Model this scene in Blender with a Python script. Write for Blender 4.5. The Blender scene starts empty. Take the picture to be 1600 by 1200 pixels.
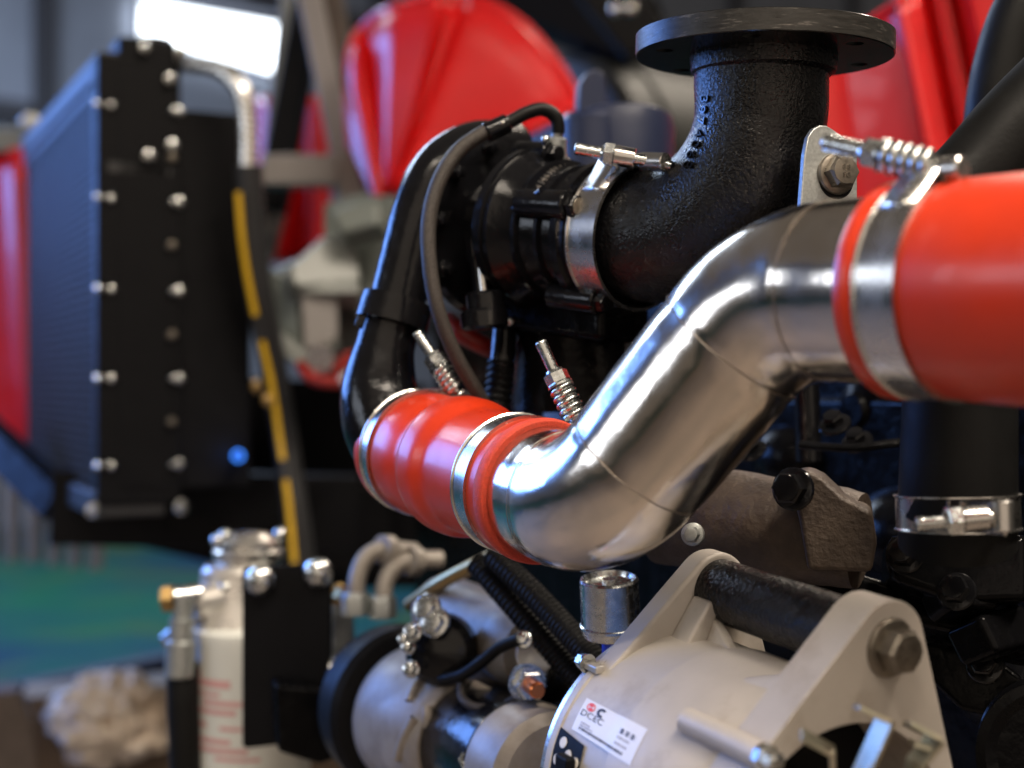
import bpy, bmesh, math, random
from mathutils import Vector as V, Matrix, noise
from mathutils.bvhtree import BVHTree
random.seed(7)
SC = bpy.context.scene
COL = SC.collection
R = math.radians

# ------------------------------------------------------------------ camera
F, CZ = 2222.2, 0.95
cam = bpy.data.cameras.new('camera'); cam.lens = 50; cam.sensor_width = 36
cam.clip_start = .02; cam.clip_end = 100
cam.dof.use_dof = True; cam.dof.focus_distance = .81; cam.dof.aperture_fstop = 3.7
camo = bpy.data.objects.new('camera', cam); COL.objects.link(camo)
camo.location = (0, 0, CZ); camo.rotation_euler = (R(90), 0, 0)
SC.camera = camo

# ------------------------------------------------------------------ world (dim, even hall light)
w = bpy.data.worlds.new('World'); SC.world = w; w.use_nodes = True
bg = w.node_tree.nodes['Background']
bg.inputs[0].default_value = (.80, .68, .565, 1); bg.inputs[1].default_value = .15

# ------------------------------------------------------------------ lamps of the hall and added fill lamps
def area(name, loc, target, sx, sy, power, col):
    l = bpy.data.lights.new(name, 'AREA'); l.shape = 'RECTANGLE'; l.size = sx; l.size_y = sy
    l.energy = power; l.color = col
    o = bpy.data.objects.new(name, l); COL.objects.link(o); o.location = loc
    o.rotation_euler = (V(target) - V(loc)).to_track_quat('-Z', 'Y').to_euler()
    return o
WARM = (1, .87, .72); COOL = (.15, .34, 1.0)
area('window_light', (-3.2, 2.9, CZ + 1.0), (0, .9, CZ), 2.2, 1.3, 120, COOL)
area('high_window_light', (-2.6, 6.0, CZ + 2.8), (0, .9, CZ), 2.6, .9, 50, (.40, .58, 1))
for k in range(5):                              # tall panes of the side window, left of the photographer
    area('window_pane_light', (-2.9, -.55 + .26 * k, CZ + .75), (0, .75, CZ), .15, .75, 2.4, (.78, .86, 1))
for x, y, e_, sp in ((-.7, -1.3, 8, 75), (.75, -.9, 13, 75), (1.3, -.1, 24, 90), (1.6, 3.4, 34, 150)):
    area('ceiling_lamp', (x, y, CZ + 2.6), (x * .3, y * .3 + .6, CZ), 1.3, .14, e_, WARM).data.spread = R(sp)
area('far_fill_light', (-2.6, 5.6, CZ + 3.0), (-2.6, 6.4, 0), 3.2, 1.4, 260, (.66, .80, 1))  # unseen fill lamp added to brighten the far floor and wall
area('warm_fill_light', (.8, -4.6, 2.5), (.1, .8, CZ + .4), 9.0, 4.8, 92, (1, .82, .65))  # unseen warm panel added behind the camera so the pipe reflects beige

SC.view_settings.view_transform = 'Standard'; SC.view_settings.look = 'None'
SC.view_settings.exposure = 0; SC.view_settings.gamma = 1; SC.view_settings.use_curve_mapping = False
SC.render.engine = 'CYCLES'
SC.cycles.use_denoising = True
SC.cycles.max_bounces = 8; SC.cycles.glossy_bounces = 5; SC.cycles.diffuse_bounces = 3
SC.cycles.caustics_reflective = False; SC.cycles.caustics_refractive = False
SC.cycles.sample_clamp_indirect = 6

# ================================================================== helpers
def P(x, y, d):                       # photograph pixel + distance -> point in the hall
    return V(((x - 800) / F * d, d, CZ - (y - 600) / F * d))
def S(px, d): return px / F * d
def onplane(p0, n):
    c = V((0, 0, CZ))
    def f(x, y):
        r = V(((x - 800) / F, 1, -(y - 600) / F)); return c + r * ((p0 - c).dot(n) / r.dot(n))
    return f
def frame(a, up=V((0, 0, 1))):
    a = a.normalized()
    if abs(a.dot(up)) > .97: up = V((0, 1, 0)) if abs(a.y) < .9 else V((1, 0, 0))
    u = up.cross(a).normalized(); return a, u, a.cross(u).normalized()
def cr(pts, n=8):                     # Catmull-Rom through points (Vectors or tuples)
    pts = [V(p) for p in pts]; q = [2 * pts[0] - pts[1]] + pts + [2 * pts[-1] - pts[-2]]; out = []
    for i in range(1, len(q) - 2):
        p0, p1, p2, p3 = q[i - 1:i + 3]
        for k in range(n):
            t = k / n
            out.append(.5 * ((2 * p1) + (p2 - p0) * t + (2 * p0 - 5 * p1 + 4 * p2 - p3) * t * t + (3 * p1 - p0 - 3 * p2 + p3) * t ** 3))
    out.append(pts[-1]); return out
def lerp(a, b, t): return a + (b - a) * t
def interp(ks, t):
    for (a, x), (b, y) in zip(ks, ks[1:]):
        if t <= b: return x + (y - x) * max(0, (t - a)) / max(1e-9, b - a)
    return ks[-1][1]

class B:
    def __init__(s): s.v = []; s.f = []
    def add(s, vs, fs):
        o = len(s.v); s.v += [V(p) for p in vs]; s.f += [tuple(i + o for i in f) for f in fs]; return s
    def loft(s, rings, cap0=True, cap1=True, closed=False):
        n = len(rings[0]); vs = [p for r in rings for p in r]; fs = []
        m = len(rings)
        for i in range(m if closed else m - 1):
            j = (i + 1) % m
            for k in range(n):
                k2 = (k + 1) % n; fs.append((i * n + k, i * n + k2, j * n + k2, j * n + k))
        if not closed:
            if cap0: fs.append(tuple(reversed(range(n))))
            if cap1: fs.append(tuple((m - 1) * n + k for k in range(n)))
        return s.add(vs, fs)
    def lathe(s, p, axis, prof, n=48, cap0=True, cap1=True, closed=False):
        a, u, v = frame(axis); rings = []
        for t, r in prof:
            r = max(r, 1e-5)
            rings.append([p + a * t + (u * math.cos(2 * math.pi * k / n) + v * math.sin(2 * math.pi * k / n)) * r for k in range(n)])
        return s.loft(rings, cap0, cap1, closed)
    def cyl(s, p0, p1, r, r1=None, n=24, ch=0):
        L = (p1 - p0).length; r1 = r if r1 is None else r1
        pr = [(0, r), (L, r1)] if not ch else [(0, r - ch), (ch, r), (L - ch, r1), (L, r1 - ch)]
        return s.lathe(p0, p1 - p0, pr, n)
    def tube(s, pts, rad, n=20, caps=True, fn=None):
        pts = [V(p) for p in pts]; m = len(pts); rings = []; u = None
        for i in range(m):
            t = (pts[min(i + 1, m - 1)] - pts[max(i - 1, 0)]).normalized()
            if u is None: _, u, _ = frame(t)
            u = (u - t * u.dot(t)).normalized(); v = t.cross(u)
            r = rad[i] if isinstance(rad, (list, tuple)) else rad
            ring = []
            for k in range(n):
                an = 2 * math.pi * k / n; dr = u * math.cos(an) + v * math.sin(an)
                ring.append(pts[i] + dr * (r + (fn(pts[i] + dr * r, i / (m - 1), an) if fn else 0)))
            rings.append(ring)
        return s.loft(rings, caps, caps)
    def box(s, c, size, ax=None):
        ax = ax or (V((1, 0, 0)), V((0, 1, 0)), V((0, 0, 1))); h = [x / 2 for x in size]
        vs = [c + ax[0] * h[0] * i + ax[1] * h[1] * j + ax[2] * h[2] * k for i in (-1, 1) for j in (-1, 1) for k in (-1, 1)]
        return s.add(vs, [(0, 1, 3, 2), (4, 6, 7, 5), (0, 4, 5, 1), (2, 3, 7, 6), (0, 2, 6, 4), (1, 5, 7, 3)])
    def prism(s, pts, ext):
        n = len(pts); vs = list(pts) + [p + ext for p in pts]
        return s.add(vs, [tuple(reversed(range(n))), tuple(range(n, 2 * n))] + [(i, (i + 1) % n, n + (i + 1) % n, n + i) for i in range(n)])
    def hexbolt(s, p, axis, r, h, fl=0, n=6):
        a = axis.normalized()
        if fl: s.lathe(p, a, [(0, fl), (.0012, fl), (.0022, fl * .93), (.003, r * .9)], 32); p = p + a * .0022
        s.lathe(p, a, [(0, r), (h * .82, r), (h, r * .86)], n)
        s.lathe(p + a * (h - .0002), a, [(0, r * .80), (.0005, r * .78), (.0008, r * .6)], 24)
        return s
    def coil(s, p0, p1, Rr, r, turns, n=10):
        a, u, v = frame(p1 - p0); L = (p1 - p0).length; pts = []
        m = int(turns * 18)
        for i in range(m + 1):
            t = i / m; an = 2 * math.pi * turns * t
            pts.append(p0 + a * L * t + (u * math.cos(an) + v * math.sin(an)) * Rr)
        return s.tube(pts, r, n)
    def ball(s, p, r, n=16, sq=(1, 1, 1)):
        rings = []
        for i in range(n + 1):
            th = math.pi * i / n; rr = max(1e-5, math.sin(th))
            rings.append([p + V((rr * math.cos(2 * math.pi * k / (n * 2)) * r * sq[0], rr * math.sin(2 * math.pi * k / (n * 2)) * r * sq[1], math.cos(th) * r * sq[2])) for k in range(n * 2)])
        return s.loft(rings)
    def obj(s, name, m, parent=None, bevel=0, angle=32, seg=2, solid=0):
        me = bpy.data.meshes.new(name)
        org = parent['_o'] if parent else None
        o0 = V(org) if org else V((0, 0, 0))
        me.from_pydata([tuple(p - o0) for p in s.v], [], s.f); me.validate()
        bm = bmesh.new(); bm.from_mesh(me); bmesh.ops.recalc_face_normals(bm, faces=bm.faces); bm.to_mesh(me); bm.free()
        for p in me.polygons: p.use_smooth = True
        me.set_sharp_from_angle(angle=R(angle))
        me.materials.append(M[m] if isinstance(m, str) else m)
        o = bpy.data.objects.new(name, me); COL.objects.link(o)
        if parent: o.parent = parent; o['_o'] = tuple(o0)
        else: o['_o'] = (0, 0, 0)
        if solid:
            md = o.modifiers.new('solid', 'SOLIDIFY'); md.thickness = solid; md.offset = 0
        if bevel:
            md = o.modifiers.new('bevel', 'BEVEL'); md.width = bevel; md.segments = seg; md.limit_method = 'ANGLE'
            md.angle_limit = R(35); md.harden_normals = True
        return o
    def bvh(s): return BVHTree.FromPolygons([tuple(p) for p in s.v], s.f)

def hit(bvh, x, y):
    c = V((0, 0, CZ)); r = V(((x - 800) / F, 1, -(y - 600) / F)).normalized()
    loc, nrm, _, _ = bvh.ray_cast(c, r)
    if loc is None: return None, None
    if nrm.dot(r) > 0: nrm = -nrm
    return loc, nrm
def tag(o, label, cat, group=None):
    o['label'] = label; o['category'] = cat
    if group: o['group'] = group
    return o
def thing(name, label, cat, loc, group=None):
    o = bpy.data.objects.new(name, None); COL.objects.link(o); o.location = loc; o.empty_display_size = .02
    o['_o'] = tuple(loc); return tag(o, label, cat, group)
def structure(o): o['kind'] = 'structure'; return o
def text_geo(txt, size, depth):
    cu = bpy.data.curves.new('t', 'FONT'); cu.body = txt; cu.size = size; cu.extrude = depth; cu.align_x = 'CENTER'; cu.align_y = 'CENTER'
    cu.resolution_u = 3
    o = bpy.data.objects.new('t', cu); COL.objects.link(o)
    dg = bpy.context.evaluated_depsgraph_get(); me = bpy.data.meshes.new_from_object(o.evaluated_get(dg))
    vs = [v.co.copy() for v in me.vertices]; fs = [tuple(p.vertices) for p in me.polygons]
    bpy.data.objects.remove(o); bpy.data.curves.remove(cu); bpy.data.meshes.remove(me)
    return vs, fs
def cut(o, cutters):
    tmp = []
    for b in cutters:
        c = b.obj('cutter', 'steel'); c.location = -V(o['_o']); tmp.append(c)
        md = o.modifiers.new('cut', 'BOOLEAN'); md.object = c; md.operation = 'DIFFERENCE'; md.solver = 'EXACT'
        # work in the same space as the mesh
    par = o.parent; o.parent = None
    bpy.context.view_layer.update()
    dg = bpy.context.evaluated_depsgraph_get()
    me = bpy.data.meshes.new_from_object(o.evaluated_get(dg)); old = o.data
    o.modifiers.clear(); o.data = me; me.name = old.name
    for p in me.polygons: p.use_smooth = True
    me.set_sharp_from_angle(angle=R(32))
    for c in tmp:
        m = c.data; bpy.data.objects.remove(c); bpy.data.meshes.remove(m)
    o.parent = par

# ------------------------------------------------------------------ materials
M = {}
def mat(name, col, rough=.5, metal=0, var=0, vscale=30, col2=None, bump=0, bscale=200, coat=0, rvar=0, spec=.5, bdist=.001,
        dirt=None, dscale=12, dlo=.55, dhi=.7, stretch=None, sheen=0, bdetail=4):
    m = bpy.data.materials.new(name); m.use_nodes = True; nt = m.node_tree; N = nt.nodes; L = nt.links
    b = N['Principled BSDF']
    b.inputs['Roughness'].default_value = rough; b.inputs['Metallic'].default_value = metal
    b.inputs['Specular IOR Level'].default_value = spec
    b.inputs['Coat Weight'].default_value = coat; b.inputs['Coat Roughness'].default_value = .06
    if sheen: b.inputs['Sheen Weight'].default_value = sheen
    tc = N.new('ShaderNodeTexCoord'); mp = N.new('ShaderNodeMapping'); L.new(tc.outputs['Object'], mp.inputs[0])
    if stretch: mp.inputs['Scale'].default_value = stretch
    def nz(scale, detail=4, rough_=.55):
        n = N.new('ShaderNodeTexNoise'); n.inputs['Scale'].default_value = scale; n.inputs['Detail'].default_value = detail
        n.inputs['Roughness'].default_value = rough_; L.new(mp.outputs[0], n.inputs['Vector']); return n.outputs['Fac']
    def ramp(src, lo, hi):
        r = N.new('ShaderNodeMapRange'); r.inputs[1].default_value = lo; r.inputs[2].default_value = hi; L.new(src, r.inputs[0]); return r.outputs[0]
    def mix(fac, a, c):
        x = N.new('ShaderNodeMix'); x.data_type = 'RGBA'; L.new(fac, x.inputs[0])
        for sock, val in ((x.inputs[6], a), (x.inputs[7], c)):
            if isinstance(val, tuple): sock.default_value = (*val[:3], 1)
            else: L.new(val, sock)
        return x.outputs[2]
    c = (*col, 1); b.inputs['Base Color'].default_value = c; cs = tuple(col)
    if var or col2:
        c2 = col2 or tuple(min(1, x * (1 - var)) for x in col)
        cs = mix(ramp(nz(vscale, 6), .35, .65), cs, c2)
    if dirt: cs = mix(ramp(nz(dscale, 8, .65), dlo, dhi), cs, dirt)
    if not isinstance(cs, tuple): L.new(cs, b.inputs['Base Color'])
    if rvar:
        rr = N.new('ShaderNodeMapRange'); rr.inputs[1].default_value = .3; rr.inputs[2].default_value = .7
        rr.inputs[3].default_value = max(.02, rough - rvar); rr.inputs[4].default_value = min(1, rough + rvar)
        L.new(nz(vscale * 1.7, 6), rr.inputs[0]); L.new(rr.outputs[0], b.inputs['Roughness'])
    if bump:
        bp = N.new('ShaderNodeBump'); bp.inputs['Strength'].default_value = bump; bp.inputs['Distance'].default_value = bdist
        L.new(nz(bscale, bdetail), bp.inputs['Height']); L.new(bp.outputs[0], b.inputs['Normal'])
    M[name] = m; return m
mat('steel', (.62, .60, .57), .25, 1, rvar=.08, vscale=60)
mat('polished', (.77, .70, .62), .175, 1, rvar=.04, vscale=30, bump=.16, bscale=42, bdist=.002, var=.10, dirt=(.52, .46, .39), dscale=26, dlo=.55, dhi=.85)
mat('mirror_band', (.72, .68, .62), .12, 1, rvar=.04, bump=.05, bscale=60, bdist=.001)
mat('seam', (.26, .23, .20), .45, 1, bump=.3, bscale=900)
mat('silicone', (.62, .038, .008), .34, 0, coat=.12, var=.14, vscale=18, rvar=.07, bump=.05, bscale=500, bdist=.0006, spec=.45, dirt=(.64, .08, .045), dscale=45, dlo=.62, dhi=.9)
mat('silicone_cut', (.62, .055, .022), .6, 0, var=.2, vscale=600, bump=.8, bscale=1500, bdist=.0008)
mat('band', (.60, .58, .55), .26, 1, rvar=.07, vscale=40, bump=.04, bscale=350, bdist=.0004)
mat('zinc', (.66, .68, .67), .24, 1, var=.22, vscale=180, rvar=.1)
mat('cast_black', (.004, .004, .005), .28, 0, bump=.85, bscale=480, bdist=.0011, rvar=.09, vscale=40, spec=.42, bdetail=2)
mat('rim_worn', (.035, .033, .030), .38, .3, var=.5, vscale=70, stretch=(1, 1, 8), bump=.2, bscale=500, rvar=.12, dirt=(.22, .20, .18), dscale=60, dlo=.58, dhi=.75)
mat('flange_black', (.005, .005, .005), .17, 0, bump=.1, bscale=700, bdist=.0004, spec=.55)
mat('gloss_black', (.005, .005, .006), .17, 0, bump=.30, bscale=150, bdist=.0012, rvar=.07, vscale=50, spec=.32, dirt=(.012, .009, .007), dscale=35, dlo=.6, dhi=.8)
mat('oily_black', (.003, .003, .0035), .22, 0, bump=.45, bscale=70, bdist=.002, rvar=.12, vscale=40, spec=.10)
mat('plain_black', (.005, .005, .006), .5, 0, rvar=.1, spec=.12)
mat('rubber', (.006, .006, .006), .48, 0, bump=.15, bscale=400, rvar=.08, spec=.16)
mat('galv', (.46, .48, .47), .42, .85, var=.25, vscale=500, bump=.12, bscale=1400, rvar=.1, dirt=(.36, .37, .35), dscale=25)
mat('darkbolt', (.26, .23, .19), .36, .9, var=.35, vscale=150, rvar=.12, bump=.1, bscale=600)
mat('alu', (.50, .455, .405), .48, .06, spec=.4, var=.12, vscale=22, bump=.10, bscale=900, bdist=.0006, rvar=.08, dirt=(.27, .21, .15), dscale=17, dlo=.54, dhi=.80)
mat('alu_dull', (.34, .305, .27), .45, .15, spec=.4, var=.2, vscale=25, bump=.15, bscale=500, rvar=.08, dirt=(.16, .125, .095), dscale=22, dlo=.46, dhi=.75)
mat('alu_smooth', (.62, .59, .55), .32, .6, var=.12, vscale=40, rvar=.1)
mat('machined', (.72, .70, .66), .28, .9, rvar=.08, stretch=(1, 1, 4))
mat('rust_cast', (.048, .034, .026), .5, .2, col2=(.085, .062, .046), vscale=60, bump=.8, bscale=260, bdist=.0012, dirt=(.55, .13, .03), dscale=70, dlo=.70, dhi=.76)
mat('braid', (.065, .055, .048), .5, .3, var=.6, vscale=900, bump=.8, bscale=1100)
mat('red_paint', (.74, .012, .014), .34, 0, var=.10, vscale=9, rvar=.08, coat=.2, bump=.03, bscale=12, spec=.5)
mat('dark_red', (.34, .02, .015), .4, 0, var=.3)
mat('grey_green', (.17, .19, .175), .45, 0, var=.15, vscale=8, spec=.4)
mat('grey_canister', (.036, .039, .037), .5, 0, var=.2, vscale=6, spec=.3)
mat('worn_steel', (.30, .27, .24), .3, .9, var=.5, vscale=400)
mat('grey_light', (.25, .265, .25), .4, 0, var=.12, vscale=10)
mat('grey_dark', (.022, .022, .024), .5, 0, var=.2)
mat('beam_grey', (.30, .28, .27), .5, 0, var=.2, vscale=6)
mat('beam_brown', (.10, .075, .062), .6, 0, var=.3)
mat('blue_black', (.014, .020, .05), .42, 0, bump=.3, bscale=60, spec=.35)
mat('yellow', (.70, .42, .015), .4, 0, var=.12)
mat('copper', (.78, .22, .07), .28, 1, var=.15)
mat('brass', (.50, .33, .13), .35, 1, var=.2)
mat('white_plastic', (.74, .70, .62), .45, 0, var=.08)
mat('paper', (.72, .73, .78), .42, 0, var=.04, vscale=60)
mat('ink', (.03, .025, .03), .5); mat('ink_red', (.75, .08, .05), .5); mat('ink_grey', (.34, .34, .40), .5); mat('ink_pink', (.62, .34, .33), .5)
mat('filter_paint', (.74, .75, .70), .35, 0, var=.05)
mat('cloth', (.80, .72, .62), .9, 0, col2=(.60, .48, .36), vscale=7, bump=.05, bscale=120)
mat('gold_zinc', (.66, .60, .46), .34, 1, col2=(.46, .46, .36), vscale=70, rvar=.08)
mat('blue_plastic', (.01, .04, .45), .35)
mat('core_fin', (.050, .050, .052), .5, .0, var=.3, spec=.3)
mat('wood_brown', (.14, .09, .055), .65, 0, var=.35, vscale=10, bump=.3, bscale=60)
mat('wall_paint', (.34, .37, .46), .7, 0, var=.12, vscale=2)
mat('wall_beam', (.07, .07, .085), .6, 0, var=.15)
mat('floor_paint_reflect', (.006, .105, .048), .5, 0, spec=.15, col2=(.005, .028, .085), vscale=.75, rvar=.08, dirt=(.05, .085, .03), dscale=1.6, dlo=.52, dhi=.66, bump=.05, bscale=3)  # green floor paint; the blue patches put reflected light into the colour
mat('beige_floor', (.21, .165, .125), .7, 0, col2=(.14, .115, .09), vscale=1.5, bump=.2, bscale=40, dirt=(.09, .08, .07), dscale=2.5)
m = bpy.data.materials.new('lit_window'); m.use_nodes = True; nt = m.node_tree
nt.nodes.remove(nt.nodes['Principled BSDF']); e = nt.nodes.new('ShaderNodeEmission'); e.inputs[0].default_value = (.86, .93, 1, 1); e.inputs[1].default_value = 6
nt.links.new(e.outputs[0], nt.nodes['Material Output'].inputs[0]); M['lit_window'] = m

# ================================================================== setting: floor, hall wall with window
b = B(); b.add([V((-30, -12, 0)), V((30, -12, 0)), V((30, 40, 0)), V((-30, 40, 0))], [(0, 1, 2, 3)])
structure(b.obj('floor', 'floor_paint_reflect'))
b = B(); b.add([V((-4, -9, .004)), V((6, -9, .004)), V((6, 2.2, .004)), V((-4, 2.2, .004))], [(0, 1, 2, 3)])
structure(b.obj('added_floor_sheet', 'beige_floor'))  # unseen beige sheet added to warm the floor reflections in the pipe
w0 = V((-2.66, 10.15, 0)); wd = V((.64, .70, 0)).normalized(); wn = V((wd.y, -wd.x, 0))
def wallp(s, z, off=0): return w0 + wd * s + V((0, 0, z)) - wn * -off
wl = B(); wl.box(w0 + wd * 6 + wn * -.12 + V((0, 0, 3.2)), (40, .2, 6.4), (wd, wn, V((0, 0, 1))))
wall = structure(wl.obj('wall', 'wall_paint'))
for z in (1.5, 2.15, 2.75, 3.9):
    b = B(); b.box(w0 + wd * 6 + wn * .02 + V((0, 0, z)), (40, .08, .14 if z > 2 else .22), (wd, wn, V((0, 0, 1)))); b.obj('wall_rail', 'wall_beam', wall)
for s in (-2.7, -.75, 2.3, 5.0, 7.6, 10.2):
    b = B(); b.box(w0 + wd * s + wn * .03 + V((0, 0, 3.2)), (.14, .09, 6.4), (wd, wn, V((0, 0, 1)))); b.obj('wall_post', 'wall_beam', wall)
fw = onplane(w0 + wn * .08, wn)
wc = [fw(218, -2), fw(455, 40), fw(446, 122), fw(215, 57)]
wt = thing('hall_window', 'bright lit window high on the far hall wall', 'window', sum(wc, V()) / 4)
b = B(); b.prism(wc, wn * .01); b.obj('pane', 'lit_window', wt)
for i in range(4):
    p, q = wc[i], wc[(i + 1) % 4]; b = B(); b.cyl(p, q, .025, n=8); b.obj('frame_bar', 'wall_beam', wt)

# ================================================================== background machinery
# --- radiator
rn = V((-.497, 1.70, CZ)); rc = V((-.291, .59, 0)).normalized(); rp = V((rc.y, -rc.x, 0)); UP = V((0, 0, 1))
def rad(s, t, z): return rn + rc * s + rp * t + UP * z
rt = thing('radiator', 'tall black radiator with blue grey finned core and rows of bolts', 'radiator', rad(.3, .06, -.14))
b = B(); b.box(rad(.345, .045, .12), (.62, .05, .50), (rc, rp, UP)); b.obj('core_block', 'grey_dark', rt)
for i in range(44):
    z = -.122 + i * .0113
    b = B(); b.box(rad(.34, .015, z), (.615, .014, .0036), (rc, rp, UP)); b.obj('core_fin', 'core_fin', rt)
for i in range(34):
    b = B(); b.box(rad(.045 + i * .0185, .009, .12), (.004, .004, .49), (rc, rp, UP)); b.obj('core_tube', 'grey_dark', rt)
b = B(); b.box(rad(.012, .05, .125), (.035, .10, .54), (rc, rp, UP)); b.obj('side_channel', 'plain_black', rt, .003)
b = B(); b.box(rad(-.004, .055, .125), (.006, .060, .50), (rc, rp, UP)); b.obj('side_panel', 'plain_black', rt, .001)
b = B(); b.box(rad(.345, .04, .385), (.69, .075, .03), (rc, rp, UP)); b.obj('top_rail', 'core_fin', rt, .003)
b = B(); b.box(rad(.345, .03, .36), (.69, .05, .012), (rc, rp, UP)); b.obj('top_lip', 'core_fin', rt, .002)
b = B(); b.box(rad(.345, .04, -.145), (.69, .085, .03), (rc, rp, UP)); b.obj('bottom_rail', 'grey_dark', rt, .003)
b = B(); b.box(rad(.30, .145, .105), (.58, .095, .47), (rc, rp, UP)); b.obj('fan_shroud', 'plain_black', rt, .004)
b = B(); b.box(rad(.03, .06, .405), (.07, .07, .03), (rc, rp, UP)); b.obj('header_tank', 'plain_black', rt, .006)
b = B(); b.lathe(rad(.03, .075, .417), UP, [(0, .018), (.003, .018), (.004, .022), (.009, .022), (.010, .018)], 24); b.obj('filler_cap', 'grey_dark', rt)
for k, y in enumerate((165, 240, 310, 380, 452, 522, 592, 660, 728)):
    z = -(y - 600) / F * 1.7
    if k % 2 == 0:
        for t in (.000, .016, .090):
            b = B(); b.hexbolt(rad(-.008, t, z), -rc, .0032 if t < .09 else .0040, .005, .0047); b.obj('bolt', 'zinc', rt)
        b = B(); b.hexbolt(rad(-.006, .098, z), -rc, .004, .005, .006); b.obj('bolt', 'zinc', rt)
    else:
        b = B(); b.hexbolt(rad(-.008, .088, z), -rc, .005, .005, .006); b.obj('bolt', 'darkbolt', rt)
for (t, z) in ((.055, .405), (.098, .405), (.085, .37), (.06, .275), (.088, .29)):
    b = B(); b.hexbolt(rad(-.012, t, z), -rc, .005, .006, .007); b.obj('bolt', 'zinc', rt)
for (t, z) in ((-.005, -.15), (.10, -.15)):
    b = B(); b.hexbolt(rad(-.008, t, z), -rc, .006, .006, .009); b.obj('bolt', 'zinc', rt)
b = B(); b.box(rad(.0, .05, .26), (.014, .075, .012), (rc, rp, UP)); b.obj('clip_bar', 'grey_dark', rt)

# --- coolant pipe, hose and yellow cable
pp = cr([P(240, 98, 1.78), P(300, 100, 1.75), P(345, 110, 1.73), P(376, 140, 1.72), P(387, 190, 1.72), P(388, 268, 1.72)], 8)
o = B().tube(pp, .0115, 20).obj('coolant_pipe', 'machined'); tag(o, 'bent bare metal pipe leaving the top of the radiator', 'pipe')
pp = cr([P(388, 258, 1.72), P(393, 330, 1.73), P(404, 450, 1.75), P(425, 560, 1.78), P(445, 680, 1.81), P(462, 800, 1.80), P(480, 930, 1.8)], 8)
o = B().tube(pp, .017, 20).obj('coolant_hose', 'grey_dark'); tag(o, 'long dark grey hose hanging below the bent metal pipe', 'hose')
pp = cr([P(372, 300, 1.70), P(379, 380, 1.71), P(394, 470, 1.73), P(422, 590, 1.755), P(436, 680, 1.77), P(450, 780, 1.76), P(460, 880, 1.75)], 10)
t = thing('yellow_cable', 'yellow cable strapped along the dark grey hose beside the radiator', 'cable', pp[-1])
B().tube(pp, .0040, 14).obj('sheath', 'yellow', t)
for k in (22, 44):
    B().tube(pp[k:k + 4], .0054, 14).obj('tape_wrap', 'grey_dark', t)
for (x, y, d) in ((380, 604, 1.8), (402, 604, 1.8), (420, 625, 1.76)):
    b = B(); b.hexbolt(P(x, y, d), V((.1, -1, 0)), .006, .006, .008); b.obj('bolt', 'brass', t)
t = thing('indicator_lamp', 'small glowing blue lamp on the dark fan shroud beside the hose', 'lamp', P(372, 712, 1.75))
B().ball(P(372, 712, 1.735), .005, 8).obj('lens', 'blue_plastic', t); B().cyl(P(372, 712, 1.738), P(372, 712, 1.80), .007).obj('housing', 'plain_black', t)
bl = bpy.data.materials.new('blue_glow'); bl.use_nodes = True; bb = bl.node_tree.nodes['Principled BSDF']
bb.inputs['Base Color'].default_value = (.01, .08, .6, 1); bb.inputs['Emission Color'].default_value = (.04, .25, 1, 1); bb.inputs['Emission Strength'].default_value = 2.5
t.children[0].data.materials[0] = bl

# --- red body panels
def sheet(name, grid, m, parent=None, solid=.004):
    b = B(); nu = len(grid[0]); vs = [p for r in grid for p in r]
    fs = [(i * nu + j, i * nu + j + 1, (i + 1) * nu + j + 1, (i + 1) * nu + j) for i in range(len(grid) - 1) for j in range(nu - 1)]
    b.add(vs, fs); return b.obj(name, m, parent, solid=solid, angle=50)
rim = [(548, 232), (543, 150), (548, 75), (580, 30), (640, 2), (700, -6), (760, 2), (820, 38), (866, 90), (896, 140), (904, 162), (880, 178), (830, 205)]
rimc = [(p.x, p.y) for p in cr([V((x, y, 0)) for x, y in rim], 8)]
apex = (600, 345)
t = thing('red_guard', 'rounded glossy red guard with pressed ribs fanning out above the turbocharger', 'guard', P(660, 300, 2.0))
grid = []
mk = len(rimc)
for j in range(13):
    f = j / 12; row = []
    for i, (x, y) in enumerate(rimc):
        u = i / (mk - 1)
        rib = interp([(0, .0), (.10, .03), (.12, -.02), (.20, -.01), (.215, .03), (.27, .0), (.30, -.03), (.40, -.05), (.43, .05), (.455, .055), (.47, .01), (1, -.02)], u)
        lip = -.05 * max(0, (f - .86) / .14) ** 2
        d = 2.02 + .16 * (.5 - u) * f + rib * (.25 + .75 * f) - .5 * lip
        row.append(P(lerp(apex[0], x, .12 + .88 * f), lerp(apex[1], y, .12 + .88 * f), d))
    grid.append(row)
sheet('panel', grid, 'red_paint', t)
rowe = grid[-1]; B().tube(rowe, .006, 10).obj('rolled_edge', 'red_paint', t)
t = thing('red_hood', 'tall glossy red hood panel with upright pressed folds behind the black flange', 'hood panel', P(1450, 330, 1.5))
grid = []
prof = [(1180, 1.62), (1300, 1.60), (1398, 1.55), (1404, 1.535), (1418, 1.535), (1424, 1.552), (1432, 1.552), (1440, 1.565), (1456, 1.575), (1464, 1.545), (1480, 1.54), (1490, 1.56), (1504, 1.525), (1520, 1.50), (1560, 1.49), (1720, 1.47)]
for j in range(15):
    f = j / 14; row = []; y = lerp(-60, 380, f)
    for k in range(len(prof) - 1):
        for q in range(6):
            t_ = q / 6; x = lerp(prof[k][0], prof[k + 1][0], t_); d = lerp(prof[k][1], prof[k + 1][1], t_)
            yy = y
            if x < 1440:
                top = -20 + max(0, (1440 - x)) * .62; yy = lerp(max(-60, top), 380, f)
            row.append(P(x + (yy - 0) * .20 * min(1, max(0, (x - 1200) / 200)), yy, d))
    grid.append(row)
sheet('panel', grid, 'red_paint', t)
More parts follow.
